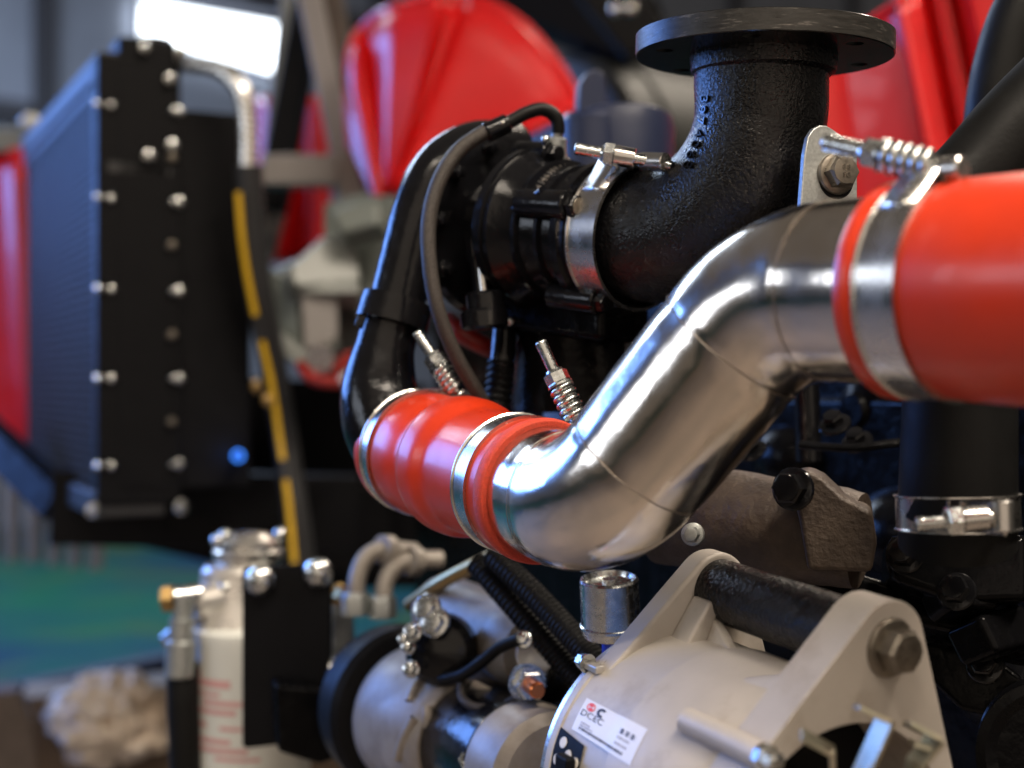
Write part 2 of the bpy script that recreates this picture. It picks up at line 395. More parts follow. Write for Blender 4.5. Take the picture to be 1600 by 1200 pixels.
B().tube([r for r in grid[0]], .005, 8).obj('rolled_edge', 'red_paint', t)
# red post at far left
t = thing('red_door', 'glossy red upright panel behind the radiator at the photo edge', 'panel', P(20, 700, 2.45))
prof = [(-160, 2.5), (-40, 2.46), (0, 2.44), (14, 2.43), (22, 2.40), (34, 2.40), (44, 2.44)]
grid = []
for j in range(13):
    f = j / 12; y = lerp(232, 700, f)
    grid.append([P(x + 24 * f + (30 * max(0, f - .85) / .15 if x > 20 else 0), y, d) for x, d in prof])
sheet('panel', grid, 'red_paint', t, .01)
b = B(); b.box(P(0, 222, 2.44), (.22, .05, .04)); b.obj('top_cap', 'grey_light', t, .004)
b = B(); b.hexbolt(P(46, 190, 2.4), V((.1, -1, 0)), .012, .01, .016); b.obj('bolt', 'zinc', t)

# --- A-frame support
t = thing('frame_support', 'slanted grey and black steel support left of the rounded red guard', 'support', P(500, 330, 2.3))
def bar(px0, px1, d0, d1, wd_, th, m, name, par):
    p, q = P(*px0, d0), P(*px1, d1); a, u, v = frame(q - p, V((0, 1, 0)))
    b = B(); b.box((p + q) / 2, ((q - p).length, wd_, th), (a, u, v)); return b.obj(name, m, par, .003)
bar((458, -40), (414, 370), 2.35, 2.35, .026, .05, 'grey_light', 'edge_bar', t)
bar((488, -10), (424, 330), 2.30, 2.30, .046, .05, 'plain_black', 'black_leg', t)
bar((478, -40), (552, 320), 2.2, 2.2, .036, .05, 'beam_grey', 'grey_leg', t)
bar((508, -40), (575, 300), 2.24, 2.24, .040, .05, 'beam_brown', 'brown_leg', t)
bar((412, 268), (530, 268), 2.18, 2.18, .046, .05, 'beam_grey', 'cross_bar', t)
bar((430, 300), (402, 400), 2.4, 2.4, .05, .05, 'grey_light', 'lower_strut', t)
o = sheet('red_cover', [[P(x, y, 2.5 + .03 * math.sin(x * .1)) for x in range(395, 520, 12)] for y in range(150, 430, 20)], 'red_paint'); tag(o, 'dull red cover seen through the slanted steel support', 'cover')

# --- grey valve assembly between hose and turbocharger
t = thing('valve_block', 'grey painted cast valve block behind the black outlet pipe', 'valve block', P(500, 600, 1.85))
def px_prism(name, pts, d, th, m, par, yaw=0, pitch=0, bevel=.003):
    n = V((math.sin(R(yaw)), -math.cos(R(yaw)), math.sin(R(pitch)))).normalized()
    cx = sum(p[0] for p in pts) / len(pts); cy = sum(p[1] for p in pts) / len(pts)
    f = onplane(P(cx, cy, d), n); b = B(); b.prism([f(x, y) for x, y in pts], -n * th); return b.obj(name, m, par, bevel)
px_prism('body', [(505, 320), (560, 302), (635, 310), (635, 480), (570, 500), (505, 440)], 1.86, .08, 'grey_green', t, -15)
px_prism('rear_casting', [(414, 430), (470, 400), (600, 420), (612, 540), (520, 590), (440, 555), (412, 510)], 1.92, .08, 'grey_green', t, 12, 0, .01)
px_prism('rear_casting', [(560, 330), (640, 318), (650, 420), (600, 470), (556, 430)], 1.90, .08, 'grey_green', t, -25, 10, .01)
px_prism('arm', [(452, 415), (505, 368), (556, 362), (565, 440), (470, 448), (456, 440)], 1.80, .06, 'grey_light', t, 20, 25, .006)
px_prism('bracket_plate', [(415, 420), (460, 440), (470, 545), (440, 520), (414, 500)], 1.82, .05, 'grey_green', t, -20)
px_prism('lower_block', [(470, 458), (528, 452), (528, 540), (476, 545)], 1.80, .06, 'beam_grey', t, 10)
px_prism('ledge', [(468, 440), (560, 440), (560, 458), (468, 458)], 1.79, .05, 'grey_light', t, 0, 20)
px_prism('gasket', [(414, 505), (445, 525), (480, 550), (480, 585), (450, 560), (414, 530)], 1.79, .03, 'grey_light', t, 0)
px_prism('knob', [(515, 330), (545, 315), (590, 312), (595, 350), (530, 366)], 1.78, .05, 'grey_green', t, -10, 20, .008)
B().cyl(P(500, 560, 1.76), P(515, 548, 1.80), .018).obj('fitting', 'steel', t)
pp = cr([P(470, 570, 1.78), P(490, 592, 1.76), P(530, 598, 1.75), P(570, 595, 1.76), P(590, 570, 1.8)], 8)
o = B().tube(pp, .0075, 14).obj('red_pipe', 'dark_red'); tag(o, 'dull red pipe curving below the grey valve block', 'pipe')
b = B(); b.hexbolt(P(548, 592, 1.73), V((0, -1, .1)), .011, .01, .014); o = b.obj('bolt_head', 'zinc'); tag(o, 'pale bolt head at the dull red pipe', 'bolt')
for (y0, y1, x0, x1) in ((545, 560, 540, 600),):
    o = px_prism('red_bracket', [(505, 560), (560, 545), (600, 560), (600, 590), (520, 590)], 1.86, .04, 'dark_red', None, 10); tag(o, 'dull red bracket plate under the grey valve block', 'bracket')

# --- air canister and lifting pot behind the turbocharger
t = thing('air_canister', 'large dull grey cylinder behind the lifting eye', 'canister', P(985, 400, 2.6))
ax = V((.80, .60, 0)).normalized(); c0 = P(858, 290, 2.55)
b = B(); b.lathe(c0, ax, [(-.02, .06), (-.016, .16), (0, .22), (.02, .236), (.08, .239), (.084, .245), (.10, .245), (.104, .239), (.9, .239)], 64); b.obj('shell', 'grey_canister', t)
t = thing('lifting_eye', 'dark blue black lifting eye casting behind the band clamp bolt', 'lifting eye', P(965, 260, 1.22))
px_prism('eye_plate', [(902, 200), (906, 130), (918, 110), (934, 106), (946, 116), (950, 150), (958, 180), (958, 205)], 1.22, .02, 'blue_black', t, 10, 0, .003)
b = B(); b.lathe(P(972, 300, 1.24), V((0, .05, 1)), [(0, .044), (.055, .046), (.066, .043), (.070, .036)], 40); b.obj('pot', 'blue_black', t)
b = B(); b.lathe(P(925, 300, 1.22), V((0, .05, 1)), [(0, .028), (.06, .028), (.066, .024)], 32); b.obj('shoulder', 'blue_black', t)
o = bar((760, -40), (1010, 60), 2.6, 2.5, .12, .1, 'plain_black', 'overhead_beam', None); tag(o, 'dark steel beam crossing above the red guard', 'beam')
for x, l in ((962, 'rounder glinting bolt head left of its twin under the dark beam'), (986, 'glinting bolt head nearest the black flange under the dark beam')):
    b = B(); b.ball(P(x, 15, 2.2), .010, 10); o = b.obj('beam_bolt', 'steel'); tag(o, l, 'bolt')
bar((930, -30), (1010, 70), 2.3, 2.3, .08, .05, 'plain_black', 'beam_stub', o)

# --- left lower corner: frame rails, grating, rag
t = thing('base_frame', 'dark steel base frame under the radiator', 'frame', P(60, 780, 2.0))
bar((-60, 640), (100, 795), 2.1, 1.9, .045, .05, 'plain_black', 'sloping_rail', t)
bar((85, 790), (560, 800), 1.9, 1.95, .10, .06, 'plain_black', 'long_rail', t)
px_prism('side_plate', [(120, 770), (600, 760), (620, 900), (330, 880), (200, 850), (130, 800)], 2.1, .05, 'plain_black', t, 8)
px_prism('shadow_panel', [(388, 590), (660, 600), (660, 920), (330, 920), (388, 700)], 2.2, .05, 'plain_black', t, -6)  # dark sheet added to stand in for the shade behind the hose
for i in range(6):
    b = B(); x = -10 + i * 32; b.box(P(x, 800 + i * 4, 3.2), (.022, .05, .20)); b.obj('grate_bar', 'beam_grey', t, .002)
t = thing('timber_rail', 'brown timber rail carrying the crumpled rag', 'rail', P(180, 1200, 2.3))
bar((40, 1180), (560, 1130), 2.2, 2.35, .20, .12, 'wood_brown', 'rail', t)
bar((-60, 1130), (330, 1050), 2.5, 2.7, .10, .06, 'blue_black', 'back_rail', t)
o = px_prism('corner_post', [(-20, 1085), (30, 1080), (52, 1130), (60, 1230), (-20, 1230)], 2.0, .08, 'beam_brown', None, 20); tag(o, 'brown post end in the lower corner beside the rag', 'post')
b = B(); nn = 40; rings = []
rc_ = P(178, 1122, 2.15)
for i in range(nn + 1):
    th = math.pi * i / nn; ring = []
    for k in range(nn * 2):
        ph = math.pi * k / nn; dr = V((math.sin(th) * math.cos(ph), math.sin(th) * math.sin(ph), math.cos(th)))
        q = noise.fractal(dr * 2.1 + V((3, 1, 7)), 1, 2, 4); ridge = abs(noise.noise(dr * 3.2 + V((9, 2, 4))))
        r_ = 1 + .22 * noise.noise(dr * 1.7 + V((3, 1, 7))) - .85 * (ridge - .22) - .10 * (abs(noise.noise(dr * 5.0 + V((1, 5, 2)))) - .2)
        ring.append(rc_ + V((dr.x * .088, dr.y * .07, dr.z * .062)) * r_)
    rings.append(ring)
b.loft(rings); o = b.obj('rag', 'cloth', angle=180); tag(o, 'crumpled dirty cream rag lying on the timber rail', 'rag')

# ================================================================== engine mass
ea = V((.5, -.866, 0)); en = V((-.866, -.5, 0))       # along the engine towards the camera, outward from its side
e0 = V((.33, .93, CZ))
def eng(s, n, z): return e0 - ea * s + en * n + UP * z
t_eng = thing('engine_block', 'oily black engine block filling the dark behind the pipes', 'engine', eng(.4, -.2, -.6))
b = B(); b.box(eng(.36, -.17, -.32), (1.15, .30, .62), (ea, en, UP)); b.obj('crankcase', 'oily_black', t_eng, .006)
b = B(); b.box(eng(.40, -.16, .03), (1.05, .24, .10), (ea, en, UP)); b.obj('cylinder_head', 'oily_black', t_eng, .006)
for i in range(9):
    b = B(); b.lathe(eng(-.05 + i * .11, -.035, -.02), en, [(0, .022), (.012, .022), (.016, .014), (.02, .012)], 20); b.obj('core_plug', 'oily_black', t_eng)
for i in range(16):
    s = -.12 + i * .055; z = .02 + .03 * math.sin(i * 2.3)
    b = B(); b.hexbolt(eng(s, -.04, z), en, .007, .007, .010); b.obj('bolt', 'gloss_black', t_eng)
for i, (s, z, r_) in enumerate(((-.02, -.08, .03), (.12, -.11, .045), (.25, -.06, .035), (.02, -.2, .05), (.18, -.25, .05), (-.1, -.3, .05))):
    b = B(); b.ball(eng(s, -.03, z), r_, 14, (1, 1.2, .8)); b.obj('casting_boss', 'oily_black', t_eng)

# ================================================================== charge-air pipe
HA, HB = P(643, 702, .955), P(850, 769, .80)            # ends of the small hose
ha = (HB - HA).normalized(); HL = (HB - HA).length
C1 = HB + ha * .058; C2 = P(1212, 455, .705); C4 = P(1760, 452, .565); C3 = next(q for q in (lerp(C2, C4, k / 400) for k in range(400)) if q.x / q.y * F + 800 > 1446)
def fillet(pts, rads, m=18):
    out = [pts[0]]; marks = []
    for i in range(1, len(pts) - 1):
        p, q, r_ = pts[i - 1], pts[i], pts[i + 1]; a = (p - q).normalized(); c = (r_ - q).normalized()
        ang = a.angle(c); rad_ = rads[i - 1]; L = rad_ / math.tan(ang / 2)
        bis = (a + c).normalized(); cen = q + bis * (rad_ / math.sin(ang / 2))
        s0 = q + a * L - cen; s1 = q + c * L - cen; tot = s0.angle(s1); axn = s0.cross(s1).normalized()
        prev = out[-1]; st = cen + s0
        for k in range(1, 8): out.append(lerp(prev, st, k / 8))
        marks.append(len(out))
        for k in range(m + 1):
            out.append(cen + Matrix.Rotation(tot * k / m, 3, axn) @ s0)
        marks.append(len(out) - 1)
    prev = out[-1]
    for k in range(1, 13): out.append(lerp(prev, pts[-1], k / 12))
    return out, marks
path, marks = fillet([HB - ha * .04, C1, C2, C4], [.055, .066])
npt = len(path)
def prad(t): return interp([(0, .0368), (.18, .0380), (.45, .0400), (.65, .0418), (.8, .0432), (1, .0436)], t)
def dent(p, t, an):
    d_ = .00045 * noise.noise(p * 28) + .00022 * noise.noise(p * 75)
    i = t * (npt - 1)
    for mk_ in marks: d_ -= .00055 * math.exp(-((i - mk_) / .55) ** 2)
    return d_
t = thing('charge_air_pipe', 'polished steel pipe bent in an S between the two red hoses', 'pipe', path[npt // 2])
pb = B().tube(path, [prad(i / (npt - 1)) for i in range(npt)], 120, fn=dent); pb.obj('tube', 'polished', t, angle=60)
for mk_ in marks:
    tg = (path[mk_ + 1] - path[mk_ - 1]).normalized(); rr = prad(mk_ / (npt - 1))
    a, u, v = frame(tg); ring = []
    for k in range(90):
        an = 2 * math.pi * k / 90; dr = u * math.cos(an) + v * math.sin(an)
        ring.append(path[mk_] + dr * (rr + .00005 + .00018 * noise.noise(path[mk_] * 50 + dr * 7)) + tg * .0006 * noise.noise(dr * 3 + path[mk_] * 9))
    b = B(); b.tube(ring + ring[:2], [.00026 + .00012 * noise.noise(p * 300) for p in ring + ring[:2]], 6, caps=False); b.obj('weld_seam', 'seam', t)

# ------------------------------------------------------------------ red silicone hoses
t = thing('hump_hose', 'short red silicone hose with a raised middle hump on the pipe elbow', 'hose', HA)
pr = []
r0 = .0392
for k in range(61):
    x = k / 60; r_ = r0 + .0050 * math.exp(-((x - .45) / .085) ** 4) - .0016 * math.exp(-((x - .325) / .028) ** 2) + .0012 * math.exp(-((x - .20) / .07) ** 4) + .0004 * math.sin(x * 9)
    pr.append((x * HL, r_ - (.0012 if k in (0, 60) else 0)))
pr = [(.0, .0365)] + pr + [(HL, .0368)]
b = B(); b.lathe(HA, ha, pr, 96, False, False); b.obj('hose', 'silicone', t, angle=40)
b = B(); b.lathe(HA + ha * (HL - .0085), ha, [(0, .0388), (.001, .0412), (.004, .0418), (.0085, .0414), (.0098, .0404), (.0100, .0384), (.0096, .0362)], 96, False, False); b.obj('end_lip', 'silicone_cut', t, angle=40)
b = B(); b.lathe(HA, ha, [(-.004, .0366), (-.004, .0400), (-.001, .0408), (.004, .0406), (.005, .039)], 96, False, False); b.obj('rear_lip', 'silicone', t, angle=40)

H2 = C3; h2a = (C4 - C2).normalized()
def h2(s): return H2 + h2a * s
t = thing('wide_hose', 'wide red silicone hose running out of frame above the black hose', 'hose', h2(.02))
pr = [(-.0140, .0425), (-.0140, .0484), (-.0125, .0498), (-.007, .0498), (-.004, .0486), (.0, .0474), (.014, .0474), (.020, .0482), (.026, .0488), (.05, .0492), (.13, .0494)]
b = B(); b.lathe(h2(0), h2a, pr, 96, False, False); b.obj('hose', 'silicone', t, angle=60)

# ------------------------------------------------------------------ hose clamps
def clamp(label, c, ax, r, wd_, tip, base, spring=True, rod=.0037, lip=.0011, group='bolted steel hose clamps', bandmat='band'):
    ax = ax.normalized(); t = thing('hose_clamp', label, 'clamp', c, group)
    b = B(); h = wd_ / 2
    b.lathe(c, ax, [(-h, r), (-h, r + lip + .0007), (-h + .0008, r + lip + .0007), (-h + .0016, r + .0008), (h - .0016, r + .0008), (h - .0008, r + lip + .0007), (h, r + lip + .0007), (h, r)], 120, closed=True)
    b.obj('band', bandmat, t, angle=25)
    d = (base - tip).normalized(); L = (base - tip).length
    b = B(); rp_ = []
    nr = int(L / .0009)
    for k in range(nr + 1): rp_.append((k * L / nr, rod * (.93 if k % 2 and .08 * nr < k else 1)))
    rp_[0] = (0, rod * .75); b.lathe(tip, d, rp_, 16); b.obj('bolt', 'zinc', t, angle=50)
    nut0 = tip + d * L * .36
    b = B(); b.lathe(nut0, d, [(0, .0062), (.0010, .0074), (.0068, .0074), (.0078, .0064)], 6); b.obj('nut', 'zinc', t, angle=25)
    b = B(); b.lathe(nut0 - d * .0012, d, [(0, .0050), (.0012, .0056)], 20); b.obj('nut_collar', 'zinc', t)
    if spring:
        b = B(); b.coil(nut0 + d * .0094, base - d * .0075, .0059, .0021, 4.6); b.obj('spring', 'zinc', t, angle=60)
        b = B(); b.lathe(nut0 + d * .0055, d, [(.0024, .0078), (.0036, .0078)], 24); b.obj('washer', 'zinc', t)
    else:
        b = B(); b.lathe(nut0 + d * .0056, d, [(.002, .0066), (.014, .0062)], 20); b.obj('sleeve', bandmat, t)
    b = B(); b.cyl(base - ax * h * .8, base + ax * h * .8, .0058, n=24, ch=.0006); b.obj('trunnion', bandmat, t)
    # strap loops folded round the trunnion, tangent to the band
    rel = base - c; rel = rel - ax * rel.dot(ax); up = rel.normalized(); side = ax.cross(up).normalized()
    for sg in (-1, 1):
        foot = c + Matrix.Rotation(sg * .55, 3, ax) @ (up * (r + .0012))
        mid = c + Matrix.Rotation(sg * .25, 3, ax) @ (up * (r + .0028))
        end = base - ax * base.dot(ax) + ax * c.dot(ax) + up * .0046 * (1 if (end_ok := True) else 0)
        pts = cr([foot, mid, lerp(mid, end, .6), end], 5); b = B(); n_ = len(pts)
        vs = []
        for p in pts:
            for e_ in (-1, 1):
                vs.append(p + ax * h * .86 * e_)
        b.add(vs, [(2 * i, 2 * i + 1, 2 * i + 3, 2 * i + 2) for i in range(n_ - 1)]); b.obj('strap', bandmat, t, solid=.0008, angle=60)
    return t
def hp(x): return HA + ha * HL * x
cl1 = clamp('steel band clamp at the far end of the red hump hose', hp(.085), ha, .0402, .013, P(650, 519, .945), P(722, 622, .935))
c2c = hp(.845)
cl2 = clamp('steel band clamp on the red hump hose next to the polished elbow', c2c, ha, .0396, .0165, P(844, 533, .845), P(906, 668, .835))
for k, ch in enumerate('88.70'):       # pressed lettering on the band
    an = .42 + k * .085; a, u, v = frame(ha)
cl3 = clamp('broad steel band clamp on the wide red hose at the upper pipe end', h2(.0075), h2a, .0480, .0215, P(1288, 222, .655), P(1478, 266, .615), rod=.0042)
# ------------------------------------------------------------------ cast exhaust elbow with flange
EX = [P(1190, 70, .86), P(1187, 368, .862), P(950, 368, .925)]
epath, em = fillet(EX, [.074], 40)
ne = len(epath)
zt = EX[0]
elb = thing('exhaust_elbow', 'rough black cast elbow with a round drilled flange on top', 'exhaust elbow', zt)
tl = [0]
for p, q in zip(epath, epath[1:]): tl.append(tl[-1] + (q - p).length)
endi = max(i for i in range(ne) if tl[i] < tl[-1] * 1.0 + 1)
def erad(i):
    x = tl[i] / tl[-1]; return interp([(0, .0412), (.05, .0405), (.25, .0398), (.5, .041), (.8, .0430), (1, .0432)], x)
LUMPS = [(P(1236, 262, .82), .011, .007), (P(1215, 330, .825), .014, .008), (P(1165, 352, .825), .010, .003)]
def cast(p, t_, an): return sum(h_ * math.exp(-((p - q_).length / s_) ** 2) for q_, s_, h_ in LUMPS) + .0005 * noise.noise(p * 60) + .00018 * noise.noise(p * 190)
eb = B().tube(epath, [erad(i) for i in range(ne)], 160, fn=cast)
eb_bvh = eb.bvh()
eb.obj('bend', 'cast_black', elb, angle=70)
fc = P(1193, 90, .86); tilt = V((.02, -.035, 1)).normalized()
fb = B(); fr = .0770
fb.lathe(fc, tilt, [(0, fr - .0005), (.0006, fr), (.0125, fr), (.0131, fr - .0006)], 128)
fo = fb.obj('flange', 'flange_black', elb)
a_, u_, v_ = frame(tilt); cuts = []
for k in range(6):
    an = R(14 + 60 * k); q = fc + (u_ * math.cos(an) + v_ * math.sin(an)) * .0635
    c = B(); c.cyl(q - tilt * .01, q + tilt * .03, .0052, n=24); cuts.append(c)
c = B(); c.cyl(fc - tilt * .01, fc + tilt * .03, .034, n=64); cuts.append(c)
cut(fo, cuts)
b = B(); b.lathe(fc, tilt, [(.0005, fr - .001), (.0005, fr + .00025), (.0126, fr + .00025), (.0126, fr - .001)], 128, closed=True); b.obj('flange_rim', 'rim_worn', elb)
b = B(); b.lathe(fc - tilt * .009, tilt, [(-.002, .0405), (0, .0432), (.007, .0442), (.0095, .0442)], 96); b.obj('collar', 'cast_black', elb)
spots = [(1102, 155), (1099, 172), (1097, 190), (1093, 209), (1088, 226), (1081, 242), (1076, 258)]
for k, ch in enumerate('3974068'):
    loc, nr = hit(eb_bvh, *spots[k])
    if loc is None: continue
    nx = spots[min(k + 1, 6)]; pv = spots[max(k - 1, 0)]
    along = P(*nx, .83) - P(*pv, .83); along = (along - nr * along.dot(nr)).normalized()
    upd = nr.cross(along).normalized()
    vs, fs = text_geo(ch, .0105, .0013)
    b = B(); b.add([loc + along * q.x + upd * q.y + nr * (q.z + .0001) for q in vs], fs); b.obj('raised_character', 'gloss_black', elb, angle=20)

# ------------------------------------------------------------------ bracket with bolt
bn = V((.30, -.95, .05)).normalized(); f = onplane(P(1300, 270, .80), bn)
t = thing('galvanised_bracket', 'galvanised steel bracket plate bolted beside the black elbow', 'bracket', f(1300, 420))
ol = [(1246, 430), (1250, 330), (1257, 240), (1262, 214), (1270, 201), (1281, 195), (1292, 196), (1302, 202), (1328, 221), (1336, 229), (1340, 242), (1340, 330), (1340, 430)]
b = B(); b.prism([f(*p) for p in ol], -bn * .0045); po = b.obj('plate', 'galv', t, .0009)
hc = f(1306, 272)
bc = hc + bn * .0003
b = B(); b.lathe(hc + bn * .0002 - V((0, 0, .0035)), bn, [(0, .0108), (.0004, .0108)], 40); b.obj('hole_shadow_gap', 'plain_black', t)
b = B(); b.hexbolt(bc, bn, .0095, .0085, .0118); b.obj('bolt', 'darkbolt', t, angle=25)
tx = V((1, 0, 0)) - bn * bn.x; tx.normalize(); ty = bn.cross(tx) * -1
ty = V((0, 0, 1)) - bn * bn.z; ty.normalize()
for s_, dy in (('8.8', .0018), ('SG', -.0026)):
    vs, fs = text_geo(s_, .0042, .0003); b = B(); b.add([bc + bn * (.0115 + q.z) + tx * q.x + ty * (q.y + dy) for q in vs], fs); b.obj('bolt_marking', 'darkbolt', t)

# ================================================================== turbocharger
T0 = P(962, 368, .918); T1 = P(735, 350, 1.02)
ta = (T1 - T0).normalized(); TL = (T1 - T0).length
def tu(x): return T0 + ta * x
tb = thing('turbocharger', 'glossy black turbocharger between the elbow and the outlet pipe', 'turbocharger', tu(.07))
b = B(); b.lathe(T0, ta, [(-.004, .0435), (.006, .0435), (.008, .0470), (.014, .0470), (.017, .041), (.04, .042), (.056, .047), (.066, .0535), (.070, .0535), (.080, .0535), (.083, .050), (.086, .034), (.10, .030), (.118, .034)], 96); th_b = b.bvh(); b.obj('turbine_housing', 'gloss_black', tb, angle=28)
b = B(); b.lathe(T0, ta, [(.071, .0532), (.0715, .0552), (.077, .0552), (.0778, .0532)], 96, closed=True); b.obj('clamp_ring', 'gloss_black', tb, angle=28)
b = B(); b.lathe(T0, ta, [(.112, .05), (.114, .062), (.122, .064), (.126, .058), (.150, .050), (.165, .034), (.166, .026)], 96); b.obj('back_plate', 'gloss_black', tb, angle=28)
# volute: spiral around the axis, leaving tangentially into the outlet
a_, u_, v_ = frame(ta); vp = []; vr = []
for k in range(60):
    an = R(-150 + 300 * k / 59); rr = .052 - .004 * k / 59; vr.append(.014 + .011 * k / 59)
    vp.append(tu(.140) + (v_ * math.cos(an) - u_ * math.sin(an)) * rr)
b = B(); b.tube(vp, vr, 40); b.obj('volute', 'gloss_black', tb, angle=60)
for k in range(10):
    an = 2 * math.pi * k / 10 + .3; dr = v_ * math.cos(an) + u_ * math.sin(an)
    b = B(); b.hexbolt(tu(.112) + dr * .056, -ta, .0042, .006, .0058); b.obj('bolt', 'gloss_black', tb, angle=25)
for k in range(7):
    an = 2 * math.pi * k / 7 + .1; dr = v_ * math.cos(an) + u_ * math.sin(an)
    b = B(); b.hexbolt(tu(.090) + dr * .034, (dr - ta * .4), .005, .008, .0065); b.obj('stud_nut', 'gloss_black', tb, angle=25)
for x_, r_ in ((.030, .0445), (.048, .0475)):
    b = B(); b.lathe(tu(x_), ta, [(-.003, r_ - .004), (-.0016, r_), (.0016, r_), (.003, r_ - .003)], 80, closed=True); b.obj('casting_ridge', 'gloss_black', tb, angle=60)
b = B(); b.tube(cr([P(850, 300, .90), P(800, 330, .93), P(760, 345, .95)], 6), .004, 12); b.obj('actuator_link', 'gloss_black', tb)
def boss(x, y, d, L, r_, mt='gloss_black'):
    p = P(x, y, d); b = B(); b.lathe(p, ta, [(0, r_ * .95), (.002, r_), (L, r_)], 28); b.obj('boss', mt, tb)
    b = B(); b.hexbolt(p + ta * .001, -ta, r_ * .80, .007, r_ * 1.02); b.obj('bolt', 'gloss_black' if mt == 'gloss_black' else mt, tb, angle=25)
boss(890, 322, .89, .042, .0098)
boss(935, 471, .90, .040, .0085)
boss(860, 240, .95, .03, .008)
b = B(); b.lathe(P(890, 322, .89) - ta * .0085, -ta, [(0, .0058), (.0004, .0055)], 24); b.obj('bolt_face', 'darkbolt', tb)
random.seed(3)
mk_px = cr([V((836, 304, 0)), V((850, 280, 0)), V((868, 263, 0)), V((890, 251, 0)), V((918, 243, 0))], 4)
for k, q in enumerate(mk_px):                          # worn raised marks round the turbine flange
    loc, nr = hit(th_b, q.x, q.y)
    if loc is None: continue
    dr = (loc - T0) - ta * (loc - T0).dot(ta); dr.normalize(); sg = nr.cross(dr).normalized()
    b = B(); b.box(loc, (.0040 + .002 * random.random(), .0011, .0016), (sg.cross(nr), sg, nr))
    if k % 3: b.box(loc + sg * .0014, (.0012, .0026, .0014), (sg.cross(nr), sg, nr))
    b.obj('raised_mark', 'worn_steel', tb, .0003)
for (x, y, d, r_, h) in ((762, 330, .965, .010, .02), (745, 372, .96, .008, .014), (748, 400, .955, .006, .03), (757, 455, .95, .013, .018), (755, 482, .95, .016, .012)):
    b = B(); b.lathe(P(x, y, d), V((.1, 0, -1)), [(0, r_ * .8), (.002, r_), (h, r_), (h + .002, r_ * .8)], 6 if r_ < .01 else 24); b.obj('actuator_piece', 'gloss_black', tb, angle=25)
b = B(); b.tube([P(745, 365, .955), P(752, 420, .95), P(758, 470, .945)], .0032, 12); b.obj('actuator_rod', 'steel', tb)
b = B(); b.box(P(870, 470, .98), (.13, .05, .045), (ta, V((0, 0, 1)).cross(ta), V((0, 0, 1)))); b.obj('foot_casting', 'oily_black', tb, .006)
b = B(); b.lathe(P(890, 430, 1.0), V((.1, .1, -1)), [(0, .045), (.05, .042), (.09, .05)], 40); b.obj('inlet_leg', 'oily_black', tb)
clamp('narrow steel band clamp joining the turbocharger to the black elbow', tu(-.012), ta, .0447, .024, P(898, 232, .875), P(1022, 253, .868), spring=False, rod=.0038, lip=.0014)
pp = cr([P(1012, 252, .868), P(1050, 259, .862)], 3)
B().tube(pp, .003, 14).obj('bolt_tail', 'zinc', COL.objects[-1] if False else [o for o in COL.objects if o.name.startswith('hose_clamp')][-1])

# ------------------------------------------------------------------ compressor outlet pipe
pp = cr([P(800, 232, 1.03), P(740, 236, 1.0), P(690, 270, .985), P(657, 335, .98), P(636, 410, .975), P(618, 480, .97), P(600, 550, .965), P(594, 615, .962), P(612, 670, .958), P(655, 706, .95)], 8)
n_ = len(pp); rr = [interp([(0, .02), (.2, .021), (.4, .0195), (.56, .0190), (.66, .0205), (.78, .0275), (.9, .033), (1, .0345)], i / (n_ - 1)) for i in range(n_)]
t = thing('outlet_pipe', 'glossy black outlet pipe curving down into the red hump hose', 'pipe', pp[-1])
B().tube(pp, rr, 48).obj('tube', 'gloss_black', t, angle=60)
k = 41; d_ = (pp[k + 1] - pp[k - 1]).normalized()
b = B(); b.lathe(pp[k], d_, [(-.009, .0195), (-.009, .0245), (.009, .0255), (.009, .0205)], 48, closed=True); b.obj('joint_band', 'gloss_black', t)
b = B(); b.box(P(578, 497, .965), (.016, .014, .018), (V((.94, 0, -.34)), V((0, 1, 0)), V((.34, 0, .94)))); b.obj('band_lug', 'gloss_black', t, .002)

# ------------------------------------------------------------------ braided oil hose
pp = cr([P(868, 232, .955), P(872, 205, .952), P(868, 183, .95), P(848, 171, .948), P(822, 177, .945), P(790, 194, .942), P(755, 208, .938), P(716, 236, .932), P(686, 283, .925), P(670, 345, .92), P(672, 420, .917), P(686, 490, .918), P(712, 555, .925), P(745, 612, .935), P(775, 665, .95)], 9)
t = thing('oil_hose', 'thin braided oil hose looping over the turbocharger', 'hose', pp[-1])
B().tube(pp[50:], .0050, 18).obj('braided_sleeve', 'braid', t, angle=80)
B().tube(pp[8:54], .0046, 18).obj('rubber_end', 'rubber', t, angle=80)
d_ = (pp[56] - pp[48]).normalized()
b = B(); b.lathe(pp[44], d_, [(0, .0055), (.001, .0066), (.016, .0066), (.017, .0058)], 24); b.obj('crimp_ferrule', 'gloss_black', t)
b = B(); b.ball(pp[47] + V((.001, -.0066, .001)), .0017, 8); b.obj('ferrule_dimple', 'steel', t)
b = B(); b.lathe(pp[10], (pp[0] - pp[10]), [(0, .0042), (.005, .0042), (.0055, .0065), (.014, .0078), (.018, .009)], 16); b.obj('fitting', 'galv', t)
b = B(); b.ball(P(852, 218, .948), .003, 8); b.obj('fitting_stud', 'zinc', t)

# ------------------------------------------------------------------ corrugated sleeve stubs behind hump hose and rust parts
pp = [P(790, 505, .99), P(785, 560, .985), P(775, 640, .98)]
t = thing('drain_pipe', 'black oil drain pipe with ribbed lower end behind the red hump hose', 'pipe', pp[-1])
B().tube(cr(pp[:2] + [P(784, 575, .985)], 6), .0085, 20).obj('upper_tube', 'gloss_black', t)
q = cr([P(784, 565, .985), P(776, 640, .98)], 40); B().tube(q, [.0098 if i % 6 < 3 else .0082 for i in range(len(q))], 20).obj('ribbed_sleeve', 'rubber', t, angle=80)
b = B(); b.ball(P(796, 502, .975), .004, 8); b.obj('plug', 'zinc', t)

